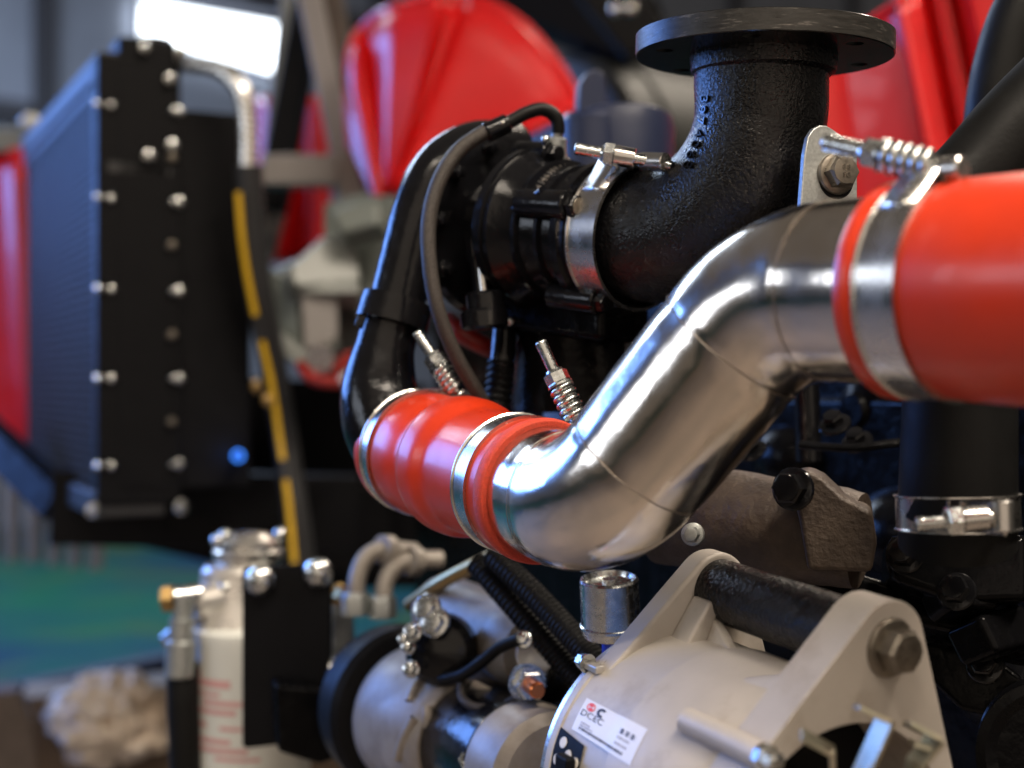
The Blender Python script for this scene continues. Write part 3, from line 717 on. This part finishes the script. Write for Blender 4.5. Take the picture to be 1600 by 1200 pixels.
# exhaust manifold pieces
t = thing('exhaust_manifold', 'brown rough cast exhaust manifold below the polished pipe', 'manifold', P(1200, 880, .9))
mp_ = cr([P(1050, 800, .93), P(1120, 812, .90), P(1200, 826, .87), P(1290, 838, .85), P(1345, 845, .84)], 8)
b = B().tube(mp_, [interp([(0, .034), (.6, .031), (1, .028)], i / (len(mp_) - 1)) for i in range(len(mp_))], 48, fn=lambda p, t_, an: .0022 * noise.noise(p * 38) + .0006 * noise.noise(p * 120)); b.obj('runner', 'rust_cast', t, angle=60)
px_prism('end_flange', [(1232, 742), (1262, 734), (1285, 745), (1318, 776), (1362, 800), (1370, 850), (1362, 895), (1262, 892), (1250, 820)], .806, .04, 'rust_cast', t, -14, 0, .003)
b = B(); b.hexbolt(P(1240, 764, .81), V((-.5, -.8, .1)), .0095, .010, .0125); b.obj('bolt', 'gloss_black', t, angle=25)
b = B(); b.hexbolt(P(1083, 835, .845), V((-.3, -.9, .1)), .005, .006, .007); b.obj('stud_nut', 'galv', t)
t = thing('rocker_casting', 'brown cast ledge seen between the spring bolt and the polished pipe', 'casting', P(950, 600, 1.0))
px_prism('ledge', [(860, 548), (1010, 566), (1010, 600), (860, 585)], 1.0, .05, 'rust_cast', t, -12)
px_prism('rib', [(895, 585), (935, 592), (925, 700), (880, 700)], 1.01, .05, 'rust_cast', t, 20)
b = B(); b.hexbolt(P(985, 548, .985), V((-.4, -.9, .2)), .006, .006, .008); b.obj('nut', 'galv', t)
o = B().tube(cr([P(700, 500, 1.03), P(720, 520, 1.02), P(755, 540, 1.02), P(790, 552, 1.03)], 6), .007, 14).obj('copper_pipe', 'dark_red'); tag(o, 'short copper red pipe behind the braided hose', 'pipe')

# ------------------------------------------------------------------ black hoses at right
t = thing('black_hose', 'thick black rubber hose under the wide red hose', 'hose', P(1497, 860, .74))
b = B(); b.tube([P(1500, 560, .74), P(1499, 640, .74), P(1497, 720, .74), P(1496, 800, .74), P(1496, 850, .745)], [.0285, .0290, .0296, .0302, .0302], 64); b.obj('hose', 'rubber', t, angle=60)
cl4 = clamp('polished band clamp round the lower end of the black rubber hose', P(1496, 800, .742), V((-.02, .03, 1)), .0305, .0185, P(1430, 819, .688), P(1565, 806, .688), spring=False, rod=.0036, bandmat='band')
o = B().tube(cr([P(1640, -60, .95), P(1590, 30, .95), P(1563, 120, .95), P(1552, 200, .95), P(1560, 260, .95)], 8), .0195, 32).obj('upright_hose', 'rubber'); tag(o, 'upright black hose at the photo edge before the red hood', 'hose')
o = B().tube(cr([P(1470, 330, .80), P(1530, 270, .80), P(1590, 200, .80), P(1680, 110, .80)], 8), .0255, 40).obj('slanted_hose', 'rubber'); tag(o, 'slanted thick dark hose above the wide red hose', 'hose')

# lumps of oily castings at right, under the black hose
t = thing('oil_cooler_casting', 'oily black casting under the black rubber hose', 'casting', P(1480, 1000, .85))
px_prism('arm', [(1090, 880), (1260, 878), (1330, 888), (1420, 915), (1540, 945), (1610, 960), (1610, 1010), (1480, 985), (1370, 960), (1250, 930), (1090, 915)], .845, .05, 'oily_black', t, -25, 30, .006)
px_prism('cover', [(1390, 830), (1470, 850), (1610, 830), (1610, 940), (1500, 945), (1390, 905)], .80, .06, 'oily_black', t, -10, 15, .006)
for (pts, d, yw, pt_) in (([(1385, 850), (1440, 842), (1470, 880), (1440, 915), (1392, 900)], .815, -30, 20), ([(1470, 900), (1560, 880), (1600, 905), (1560, 950), (1490, 945)], .80, 15, 35), ([(1420, 985), (1520, 1000), (1600, 1060), (1600, 1130), (1500, 1110), (1440, 1050)], .86, -20, 10), ([(1530, 960), (1600, 940), (1640, 1000), (1560, 1020)], .80, 30, 30)):
    px_prism('rib_block', pts, d, .03, 'oily_black', t, yw, pt_, .004)
for (x, y, d) in ((1415, 868, .80), (1540, 1040, .83), (1495, 925, .79)):
    b = B(); b.hexbolt(P(x, y, d), V((-.45, -.8, .4)), .008, .008, .011); b.obj('bolt', 'gloss_black', t, angle=25)
for (x, y, d) in ((1305, 665, .95), (1340, 692, .96), (1175, 705, 1.0)):
    b = B(); b.hexbolt(P(x, y, d), V((-.4, -.5, .8)), .007, .007, .011); b.obj('bolt', 'gloss_black', t, angle=25)
pp = cr([P(1250, 695, .95), P(1330, 700, .93), P(1400, 692, .92), P(1440, 690, .92)], 6); B().tube(pp, .003, 10).obj('sense_line', 'gloss_black', t)
pp = cr([P(1260, 600, 1.0), P(1262, 650, 1.0), P(1264, 720, 1.0)], 6); B().tube(pp, .009, 16).obj('oil_line', 'gloss_black', t)
pc = P(1650, 1180, .76)
t = thing('belt_pulley', 'dark belt pulley edge in the lower right corner', 'pulley', pc)
b = B(); b.lathe(pc, V((-.3, -.95, .05)), [(-.02, .036), (-.018, .040), (-.012, .036), (-.006, .040), (0, .036), (.004, .041), (.008, .041), (.009, .036), (.006, .03), (.006, .01)], 64); b.obj('rim', 'oily_black', t, angle=25)

# ------------------------------------------------------------------ small sensor can
t = thing('breather_can', 'small shiny cylindrical can hanging under the polished elbow', 'can', P(955, 1000, .87))
cp = P(955, 995, .87); ca = V((-.05, -.16, 1)).normalized()
b = B(); b.lathe(cp, ca, [(0, .008), (.001, .0165), (.003, .0178), (.006, .0184), (.0068, .0190), (.0082, .0190), (.0088, .0180), (.036, .0180), (.0372, .0172), (.0374, .0162), (.036, .0158), (.034, .015)], 64); b.obj('shell', 'zinc', t, angle=28)
b = B(); b.lathe(cp + ca * .033, ca, [(0, .0158), (.0008, .0155), (.001, .004), (.004, .004)], 40); b.obj('cap_disc', 'steel', t)
b = B(); b.cyl(cp - ca * .03, cp, .006); b.obj('stem', 'blue_plastic', t)

# ------------------------------------------------------------------ corrugated conduit
for lab, pts, r_ in (('upper ribbed black conduit running down to the alternator', [P(770, 868, .985), P(840, 935, .955), (P(900, 1000, .93)), P(955, 1060, .91)], .0088), ('lower ribbed black conduit running down to the alternator', [P(745, 880, 1.0), P(815, 960, .97), P(880, 1035, .95), P(940, 1100, .93)], .0085)):
    q = cr(pts, 60); o = B().tube(q, [r_ if i % 5 < 3 else r_ * .86 for i in range(len(q))], 22).obj('ribbed_conduit', 'rubber', angle=80); tag(o, lab, 'conduit', 'ribbed conduits')
o = B().tube(cr([P(640, 945, 1.12), P(690, 910, 1.08), P(760, 874, 1.05), P(790, 860, 1.04)], 6), .0055, 14).obj('brass_pipe', 'brass'); tag(o, 'thin brass coloured pipe above the starter motor', 'pipe')

# ================================================================== alternator
aa = V((.4985, -.863, -.086)).normalized(); au = V((.866, .5, 0)); au = (au - aa * au.dot(aa)).normalized(); aw = au.cross(aa).normalized()
if aw.z < 0: aw = -aw
E0 = P(1095, 912, .80); E1 = E0 + aa * .143; RB = .078
CA = E0 - au * .022 - aw * .100
def alt(t, r, an): return CA + aa * t + (-au * math.cos(an) + aw * math.sin(an)) * r
al = thing('alternator', 'cast aluminium alternator with two mounting lugs and a paper sticker', 'alternator', CA - aw * RB)
b = B(); b.lathe(CA, aa, [(0, .066), (0, .0762), (.0010, .0778), (.003, .0786), (.007, .0786), (.0082, .0778), (.050, .0772), (.052, .0782), (.054, .0786), (.118, .0790), (.122, .0770), (.122, .0668), (.102, .0664)], 128); bo = b.obj('housing', 'alu', al, angle=30)
alt_b = b.bvh()
def hull(pts):
    pts = sorted(set((round(x, 6), round(y, 6)) for x, y in pts)); cross = lambda o, a, c: (a[0] - o[0]) * (c[1] - o[1]) - (a[1] - o[1]) * (c[0] - o[0])
    lo = []
    for p in pts:
        while len(lo) > 1 and cross(lo[-2], lo[-1], p) <= 0: lo.pop()
        lo.append(p)
    up = []
    for p in reversed(pts):
        while len(up) > 1 and cross(up[-2], up[-1], p) <= 0: up.pop()
        up.append(p)
    return lo[:-1] + up[:-1]
def circ(cx, cy, r, n=64): return [(cx + r * math.cos(2 * math.pi * k / n), cy + r * math.sin(2 * math.pi * k / n)) for k in range(n)]
def lug(name, t0, t1, ex, ey, er, br, bev=.0025):
    h = hull(circ(ex, ey, er) + [p for p in circ(0, 0, br) if p[1] > -.03])
    b = B(); b.prism([CA + aa * t0 + au * x + aw * y for x, y in h], aa * (t1 - t0)); return b.obj(name, 'alu', al, bev, seg=3)
lug('rear_lug', .0012, .0165, .022, .100, .0205, .0775)
fl_ = lug('front_lug', .1225, .146, .022, .100, .0225, .0782)
c = B(); c.cyl(CA + aa * .10, CA + aa * .17, .0655, n=96); fl_.modifiers.clear(); cut(fl_, [c])
md = fl_.modifiers.new('bevel', 'BEVEL'); md.width = .0025; md.segments = 3; md.limit_method = 'ANGLE'; md.angle_limit = R(35); md.harden_normals = True
# web ribs from rear lug down on the body and a shoulder to the front lug
b = B(); b.prism([CA + aa * .0165 + au * x + aw * y for x, y in ((-.012, .074), (.002, .074), (.012, .096), (.004, .099))], aa * .016); b.obj('web_rib', 'alu', al, .002)
b = B(); b.prism([CA + aa * .016 + au * .002 + aw * .072, CA + aa * .055 + au * .002 + aw * .076, CA + aa * .016 + au * .010 + aw * .096], au * .006); b.obj('web_rib', 'alu', al, .0015)
b = B(); b.prism([CA + aa * .123 + au * -.03 + aw * .066, CA + aa * .075 + au * -.03 + aw * .070, CA + aa * .123 + au * -.014 + aw * .085], au * .02); b.obj('web_rib', 'alu', al, .003)
b = B(); b.lathe(CA + aa * .0166 + au * -.001 + aw * .084, aa, [(0, .0036), (.0003, .0038), (.0004, .0033), (.0001, .0031)], 32); b.obj('ejector_mark', 'alu', al)
b = B(); b.cyl(E0 + aa * .015, E1 - aa * .018, .0172, n=64); b.obj('pivot_sleeve', 'cast_black', al)
b = B(); b.hexbolt(E1 + aa * .003, aa, .0112, .010, .0145); b.obj('pivot_bolt', 'darkbolt', al, angle=25)
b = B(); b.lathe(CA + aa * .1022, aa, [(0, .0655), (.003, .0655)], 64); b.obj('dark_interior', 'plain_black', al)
def fan(an, r0, r1, hh, tw):
    dr = au * math.cos(an) + aw * math.sin(an); tg = aa.cross(dr)
    b = B(); p = CA + aa * .124 + dr * r0
    b.prism([p, p + dr * (r1 - r0), p + dr * (r1 - r0) + aa * hh + tg * tw, p + aa * hh + tg * tw * .6], tg * .0016); b.obj('fan_blade', 'gold_zinc', al, .0004)
def strip(name, pxs, d, dep, th=.0024):        # bent sheet-metal clip, seen on its edge
    pts = [P(x, y, d) for x, y in pxs]; b = B()
    for p, q in zip(pts, pts[1:]):
        a = (q - p).normalized(); n_ = a.cross(dep).normalized(); m_ = n_.cross(a).normalized()
        b.box((p + q) / 2 + dep / 2, ((q - p).length + th * .8, th, dep.length), (a, n_, m_))
    return b.obj(name, 'gold_zinc', al, .0003)
strip('bent_clip', [(1254, 1156), (1300, 1181), (1303, 1260)], .620, V((.002, .008, .002)))
strip('bent_clip', [(1354, 1111), (1397, 1131), (1370, 1192), (1340, 1260)], .622, V((-.005, .009, .001)))
strip('bent_clip', [(1434, 1136), (1478, 1159), (1446, 1196), (1440, 1260)], .630, V((-.006, .008, .001)))
strip('bent_clip', [(1440, 1166), (1462, 1174)], .632, V((-.005, .008, .001)))
b = B(); b.lathe(CA + aa * .106, aa, [(0, .03), (.02, .028), (.022, .012), (.04, .012)], 40); b.obj('rotor_hub', 'plain_black', al)
# through-bolt tube on the side
loc, nr = hit(alt_b, 1085, 1135)
p0 = loc + nr * .003
b = B(); b.lathe(p0 - aa * .004, aa, [(0, .0052), (.001, .0062), (.056, .0062)], 32); b.obj('bolt_tube', 'alu', al)
b = B(); b.lathe(p0 + aa * .052, aa, [(0, .0066), (.004, .0066), (.0045, .0055), (.010, .0048), (.011, .003)], 8); b.obj('bolt_tube_nut', 'zinc', al, angle=25)
b = B(); b.hexbolt(alt(.0005, .0805, R(50)), -aa, .0042, .006, .0052); b.obj('rear_screw', 'zinc', al, angle=25)
b = B(); b.box(alt(.006, .0795, R(50)), (.012, .006, .004), (aa, au, aw)); b.obj('screw_tab', 'alu_smooth', al, .001)
b = B(); b.lathe(CA - aa * .0035, aa, [(0, .0758), (0, .0768), (.0036, .0770), (.0036, .0758)], 128, closed=True); b.obj('rear_rim', 'machined', al)
# decals wrapped on the housing
cc0 = V((0, 0, CZ))
def cylco(x, y):
    loc, nr = hit(alt_b, x, y); rel = loc - CA; t = rel.dot(aa); rel -= aa * t
    return t, math.atan2(rel.dot(aw), -rel.dot(au))
def decal_map(corners):
    q = [cylco(*c) for c in corners]
    def f(s, t, off):
        tt = lerp(lerp(q[0][0], q[1][0], s), lerp(q[3][0], q[2][0], s), t); an = lerp(lerp(q[0][1], q[1][1], s), lerp(q[3][1], q[2][1], s), t)
        r_ = .0779 + off
        if tt > .051: r_ = .0788 + off
        return alt(tt, r_, an)
    return f
lf = decal_map([(918, 1091), (1013, 1140), (985, 1197), (894, 1139)])
b = B(); n = 14
b.add([lf(i / n, j / n, .0002) for j in range(n + 1) for i in range(n + 1)], [(j * (n + 1) + i, j * (n + 1) + i + 1, (j + 1) * (n + 1) + i + 1, (j + 1) * (n + 1) + i) for j in range(n) for i in range(n)])
stk = b.obj('sticker', 'paper', al, angle=90); stk['label'] = 'pale paper sticker with a red emblem and dark lettering'
def decal(vs, fs, m, name='print'):
    b = B(); b.add([lf(x, y, .00045) for x, y in vs], fs); o = b.obj(name, m, stk); return o
ASP = 1.75
def flat_text(txt, s, t, size, m):
    vs, fs = text_geo(txt, size, 0); decal([(s + q.x / ASP, t - q.y) for q in vs], fs, m, 'lettering')
flat_text('DCEC', .215, .43, .25, 'ink')
rg = []; nn = 28
for k in range(nn):
    an = 2 * math.pi * k / nn
    for r_ in (.115, .088): rg.append((.135 + r_ * math.cos(an) / ASP, .19 + r_ * math.sin(an) * 1.1))
decal(rg, [(2 * k, 2 * k + 1, 2 * ((k + 1) % nn) + 1, 2 * ((k + 1) % nn)) for k in range(nn)], 'ink_red', 'emblem_ring')
for sg in (0, math.pi):
    rg = []
    for k in range(9):
        an = sg + .3 + 2.2 * k / 8; wdh = .016 + .03 * math.sin(math.pi * k / 8)
        rg += [(.135 + (.05 + wdh) * math.cos(an) / ASP, .19 + (.05 + wdh) * math.sin(an)), (.135 + (.05 - wdh) * math.cos(an) / ASP, .19 + (.05 - wdh) * math.sin(an))]
    decal(rg, [(2 * k, 2 * k + 1, 2 * k + 3, 2 * k + 2) for k in range(8)], 'ink_red', 'emblem_swirl')
rg = []
for k in range(17):
    an = R(50 + 250 * k / 16)
    rg += [(.315 + .125 * math.cos(an) / ASP, .20 - .135 * math.sin(an)), (.315 + .06 * math.cos(an) / ASP, .20 - .06 * math.sin(an))]
decal(rg, [(2 * k, 2 * k + 1, 2 * k + 3, 2 * k + 2) for k in range(16)], 'ink', 'emblem_letter')
random.seed(11)
def bars(s0, t0, s1, h, m='ink_grey'):
    s = s0
    while s < s1:
        wq = random.uniform(.012, .028); decal([(s, t0), (s + wq, t0), (s + wq, t0 + h), (s, t0 + h)], [(0, 1, 2, 3)], m, 'small_print'); s += wq + random.uniform(.006, .014)
bars(.10, .66, .24, .055); bars(.10, .82, .84, .07, 'ink'); bars(.10, .74, .30, .05); bars(.68, .50, .88, .06); bars(.68, .66, .86, .06)
for k in range(3):
    s = .68 + .085 * k
    for (x0, y0, x1, y1) in ((0, 0, .06, .02), (0, .045, .06, .065), (0, .09, .06, .11), (.022, -.015, .036, .125)):
        decal([(s + x0, .30 + y0), (s + x1, .30 + y0), (s + x1, .30 + y1), (s + x0, .30 + y1)], [(0, 1, 2, 3)], 'ink', 'glyph_stroke')
# dark vent with round holes
vf = decal_map([(874, 1134), (915, 1166), (905, 1215), (860, 1215)])
b = B(); b.add([vf(i / 8, j / 8, .0004) for j in range(9) for i in range(9)], [(j * 9 + i, j * 9 + i + 1, (j + 1) * 9 + i + 1, (j + 1) * 9 + i) for j in range(8) for i in range(8)]); vent = b.obj('vent_opening', 'plain_black', al, angle=90)
for (s, t_) in ((.30, .24), (.56, .47), (.20, .62), (.84, .60)):
    b = B(); c_ = vf(s, t_, .0006); c2 = vf(s, t_, .01); b.lathe(c_, c2 - c_, [(0, .0030), (.0003, .0029)], 20); b.obj('vent_hole', 'white_plastic', vent)
b = B(); b.box(vf(.66, .78, .003), (.012, .006, .014), (aa, au, aw)); b.obj('vent_clip', 'plain_black', vent, .0015)

# ================================================================== starter motor
sa = (P(850, 1212, .93) - P(655, 1118, 1.10)).normalized(); S0 = P(655, 1118, 1.10)
st = thing('starter_motor', 'pale cast starter motor with black barrel below the ribbed conduits', 'starter motor', S0 - UP * .06)
b = B(); b.lathe(S0 - sa * .05, sa, [(0, .064), (.03, .066), (.036, .062), (.04, .05)], 64); b.obj('bell_housing', 'plain_black', st, angle=30)
b = B(); b.lathe(S0, sa, [(-.012, .050), (.0, .0555), (.014, .056), (.05, .054), (.085, .051), (.092, .048), (.096, .046)], 64); nose_b = b.bvh(); b.obj('nose_casting', 'alu_dull', st, angle=40)
b = B(); b.lathe(S0, sa, [(.092, .042), (.096, .044), (.162, .044), (.164, .042)], 64); b.obj('barrel', 'gloss_black', st)
b = B(); b.lathe(S0, sa, [(.163, .0435), (.170, .0445), (.20, .043), (.206, .036), (.208, .012)], 64); b.obj('end_cover', 'alu_dull', st)
for (x, y, x2, y2) in ((622, 1185, 648, 1122), (640, 1096, 662, 1058), (668, 1104, 668, 1136), (690, 1190, 720, 1140)):
    (l0, n0), (l1, n1) = hit(nose_b, x, y), hit(nose_b, x2, y2)
    if l0 is None or l1 is None: continue
    b = B(); b.tube(cr([l0, (l0 + l1) / 2 + (n0 + n1) * .001, l1], 4), .0040, 12); b.obj('rib', 'alu_dull', st)
so = V(S0); q0 = P(694, 955, 1.12); q1 = P(838, 1018, 1.0); sq = (q1 - q0).normalized(); LQ = (q1 - q0).length
b = B(); b.lathe(q0, sq, [(-.004, .026), (0, .029), (LQ * .76, .029), (LQ * .78, .0305), (LQ * .90, .0305), (LQ, .027)], 64); b.obj('solenoid', 'alu_dull', st, angle=30)
b = B(); b.lathe(P(692, 1014, 1.02), V((-.15, -.98, .1)), [(0, .026), (.012, .025), (.018, .020), (.021, .010), (.022, .002)], 48); b.obj('plunger_cap', 'gloss_black', st)
for (x, y, r_) in ((646, 988, .0055), (634, 1000, .004), (644, 1046, .005), (668, 950, .008), (680, 972, .0085), (640, 1012, .004)):
    b = B(); b.hexbolt(P(x, y, .995), V((-.3, -.9, .3)), r_, .006, r_ * 1.3); b.obj('bolt', 'zinc', st, angle=25)
b = B(); b.lathe(P(838, 1022, .965), V((-.25, -.95, .15)), [(0, .0135), (.004, .0135), (.005, .012)], 36); b.obj('insulator', 'white_plastic', st)
b = B(); b.hexbolt(P(818, 1000, .955), V((-.2, -.9, .35)), .0045, .006, .0065); b.obj('terminal_screw', 'zinc', st, angle=25)
tv = (P(866, 1098, .90) - P(822, 1066, .96)).normalized(); t0_ = P(822, 1066, .955)
b = B(); b.lathe(t0_, tv, [(0, .0128), (.003, .0130), (.0032, .0105), (.006, .0105), (.0062, .0115)], 28); b.obj('terminal_washer', 'zinc', st, angle=25)
b = B(); b.lathe(t0_ + tv * .006, tv, [(0, .0105), (.008, .0105), (.009, .0092)], 6); b.obj('terminal_nut', 'zinc', st, angle=25)
b = B(); b.lathe(t0_ + tv * .014, tv, [(0, .0056), (.012, .0056), (.0135, .0045)], 24); b.obj('terminal_stud', 'copper', st)
b = B(); b.ball(P(870, 1050, .99), .022, 18); b.obj('solenoid_end', 'oily_black', st)
b = B(); b.cyl(P(845, 1040, .97), P(862, 1050, .965), .006); b.obj('small_stud', 'zinc', st)
B().tube([P(792, 1098, .985), P(830, 1122, .97), P(862, 1144, .955)], .0038, 12).obj('tie_rod', 'alu_dull', st)
B().tube([P(740, 1070, 1.0), P(790, 1096, .985)], .0038, 12).obj('tie_rod', 'alu_dull', st)
o = B().tube(cr([P(690, 1062, 1.0), P(722, 1054, .985), P(752, 1035, .97), P(780, 1012, .96), P(812, 998, .95)], 8), .0042, 14).obj('solenoid_wire', 'rubber'); tag(o, 'black wire curving up to the small terminal on the starter', 'wire')
o = B().tube(cr([P(722, 1062, .99), P(722, 1090, .975), P(745, 1105, .965), P(785, 1102, .96), P(822, 1080, .95)], 8), .0030, 12).obj('ground_wire', 'braid'); tag(o, 'grey wire loop hanging below the starter terminal', 'wire')
b = B(); b.hexbolt(P(740, 1192, .95), V((-.2, -.9, .4)), .008, .012, .010); b.obj('barrel_bolt', 'zinc', st)

# ================================================================== fuel filter group
ft = thing('fuel_filter', 'white spin-on fuel filter can with pink print under a metal head', 'fuel filter', P(395, 1330, 1.32))
fc0 = P(395, 1330, 1.32); top = P(395, 975, 1.32).z - fc0.z
b = B(); b.lathe(fc0, UP, [(0, .045), (.006, .0525), (top - .012, .0530), (top - .006, .0550), (top - .002, .0545), (top, .050), (top + .001, .03)], 64); b.obj('can', 'filter_paint', ft, angle=35)
random.seed(5)
def canpatch(a0, a1, z0, z1):
    n = 8; vs = []
    for j in (0, 1):
        for i in range(n + 1):
            an = lerp(a0, a1, i / n); vs.append(fc0 + V((math.sin(an) * .0534, -math.cos(an) * .0534, lerp(z0, z1, j))))
    b = B(); b.add(vs, [(i, i + 1, n + 2 + i, n + 1 + i) for i in range(n)]); b.obj('label_print', 'ink_pink', ft)
for (y0, y1, xa, xb) in ((1052, 1060, -1.0, -.85), (1064, 1076, -1.0, -.2), (1084, 1090, -1.0, -.4), (1096, 1104, -.8, .0), (1110, 1118, -1.0, -.1), (1132, 1140, -1.0, -.7), (1136, 1142, -.4, .0), (1156, 1164, -1.0, -.2), (1170, 1178, -.9, .1), (1184, 1190, -.5, .3)):
    canpatch(xa, xb, P(0, y1, 1.27).z - fc0.z, P(0, y0, 1.27).z - fc0.z)
hb = P(372, 962, 1.33)
b = B(); b.lathe(hb - UP * .012, UP, [(0, .046), (.012, .044), (.03, .036), (.055, .034), (.06, .03)], 48); b.obj('head_casting', 'alu_smooth', ft, angle=30)
b = B(); b.lathe(P(388, 890, 1.33), UP, [(-.02, .02), (0, .024), (.010, .032), (.018, .033), (.020, .030), (.026, .030), (.028, .026), (.034, .018), (.036, .004)], 48); b.obj('primer_pump', 'machined', ft, angle=28)
for (x, y) in ((340, 845), (352, 838), (438, 835), (352, 918)):
    b = B(); b.ball(P(x, y, 1.30), .0065, 10); b.obj('bolt', 'zinc', ft)
for (x, y, r_, x2, y2) in ((300, 945, .016, 350, 935), (312, 965, .013, 345, 960)):
    b = B(); b.cyl(P(x, y, 1.29), P(x2, y2, 1.31), r_, n=24, ch=.002); b.obj('head_port', 'alu_smooth', ft)
pt = thing('filter_bracket', 'flat black bracket plate in front of the white fuel filter', 'bracket', P(445, 1170, 1.2))
px_prism('plate', [(378, 892), (384, 886), (512, 880), (517, 886), (517, 1150), (512, 1155), (384, 1170), (378, 1165)], 1.2, .006, 'plain_black', pt, -6, 0, .0015)
for (x, y) in ((405, 908), (496, 896)):
    b = B(); p = P(x, y, 1.19); b.lathe(p + V((0, .006, 0)), V((-.05, -1, .1)), [(0, .0125), (.002, .0125), (.004, .0110), (.008, .0095), (.010, .006), (.011, .001)], 28); b.obj('dome_bolt', 'zinc', pt)
px_prism('lower_tab', [(430, 1070), (570, 1085), (575, 1165), (500, 1195), (435, 1175)], 1.16, .04, 'oily_black', pt, 15)
b = B(); b.hexbolt(P(528, 930, 1.22), V((.6, -.8, 0)), .008, .012, .010); b.obj('side_nut', 'brass', pt, angle=25)
px_prism('pale_stub', [(518, 945), (552, 938), (556, 1030), (518, 1040)], 1.25, .03, 'galv', pt, 15)
b = B(); b.cyl(P(516, 1045, 1.2), P(550, 1045, 1.2), .009, n=20); b.obj('stub_pin', 'machined', pt)
fi = thing('fuel_fitting', 'angled metal fuel fitting with brass nut left of the white filter', 'fitting', P(285, 1060, 1.28))
b = B(); b.cyl(P(254, 936, 1.28), P(272, 934, 1.28), .013, n=6); b.obj('brass_nut', 'brass', fi, .001)
b = B(); b.cyl(P(270, 934, 1.28), P(312, 928, 1.29), .0105, n=20); b.obj('banjo_body', 'zinc', fi)
b = B(); b.lathe(P(287, 930, 1.28), V((-.05, 0, -1)), [(0, .009), (.02, .009), (.021, .0115), (.04, .0115), (.042, .0135), (.072, .0135), (.074, .011)], 20); b.obj('hose_tail', 'galv', fi, angle=28)
b = B(); b.cyl(P(262, 1000, 1.29), P(280, 985, 1.28), .008); b.obj('side_spur', 'zinc', fi)
o = B().tube(cr([P(285, 1035, 1.285), P(287, 1120, 1.285), P(292, 1240, 1.29)], 6), .0145, 20).obj('fuel_hose', 'rubber'); tag(o, 'black fuel hose dropping from the angled fuel fitting', 'hose')
for lab, pts in (('left hooked steel fuel pipe behind the black bracket plate', [(556, 960), (558, 905), (572, 872), (600, 858), (650, 862)]), ('right hooked steel fuel pipe nearer the starter motor', [(598, 965), (601, 915), (616, 888), (642, 876), (690, 874)])):
    t = thing('fuel_pipe', lab, 'pipe', P(*pts[0], 1.2), 'hooked fuel pipes')
    B().tube(cr([P(x, y, 1.2 + .01 * i) for i, (x, y) in enumerate(pts)], 8), .0076, 18).obj('tube', 'alu_dull', t)
    b = B(); b.hexbolt(P(pts[0][0], pts[0][1], 1.2), UP, .012, .018, 0); b.obj('union_nut', 'galv', t, angle=25)
    b = B(); b.cyl(P(pts[3][0] - 4, pts[3][1], 1.225), P(pts[3][0] + 10, pts[3][1] + 1, 1.232), .0125, n=20); b.obj('collar', 'alu_dull', t)

for o in COL.objects:
    if '_o' in o: del o['_o']
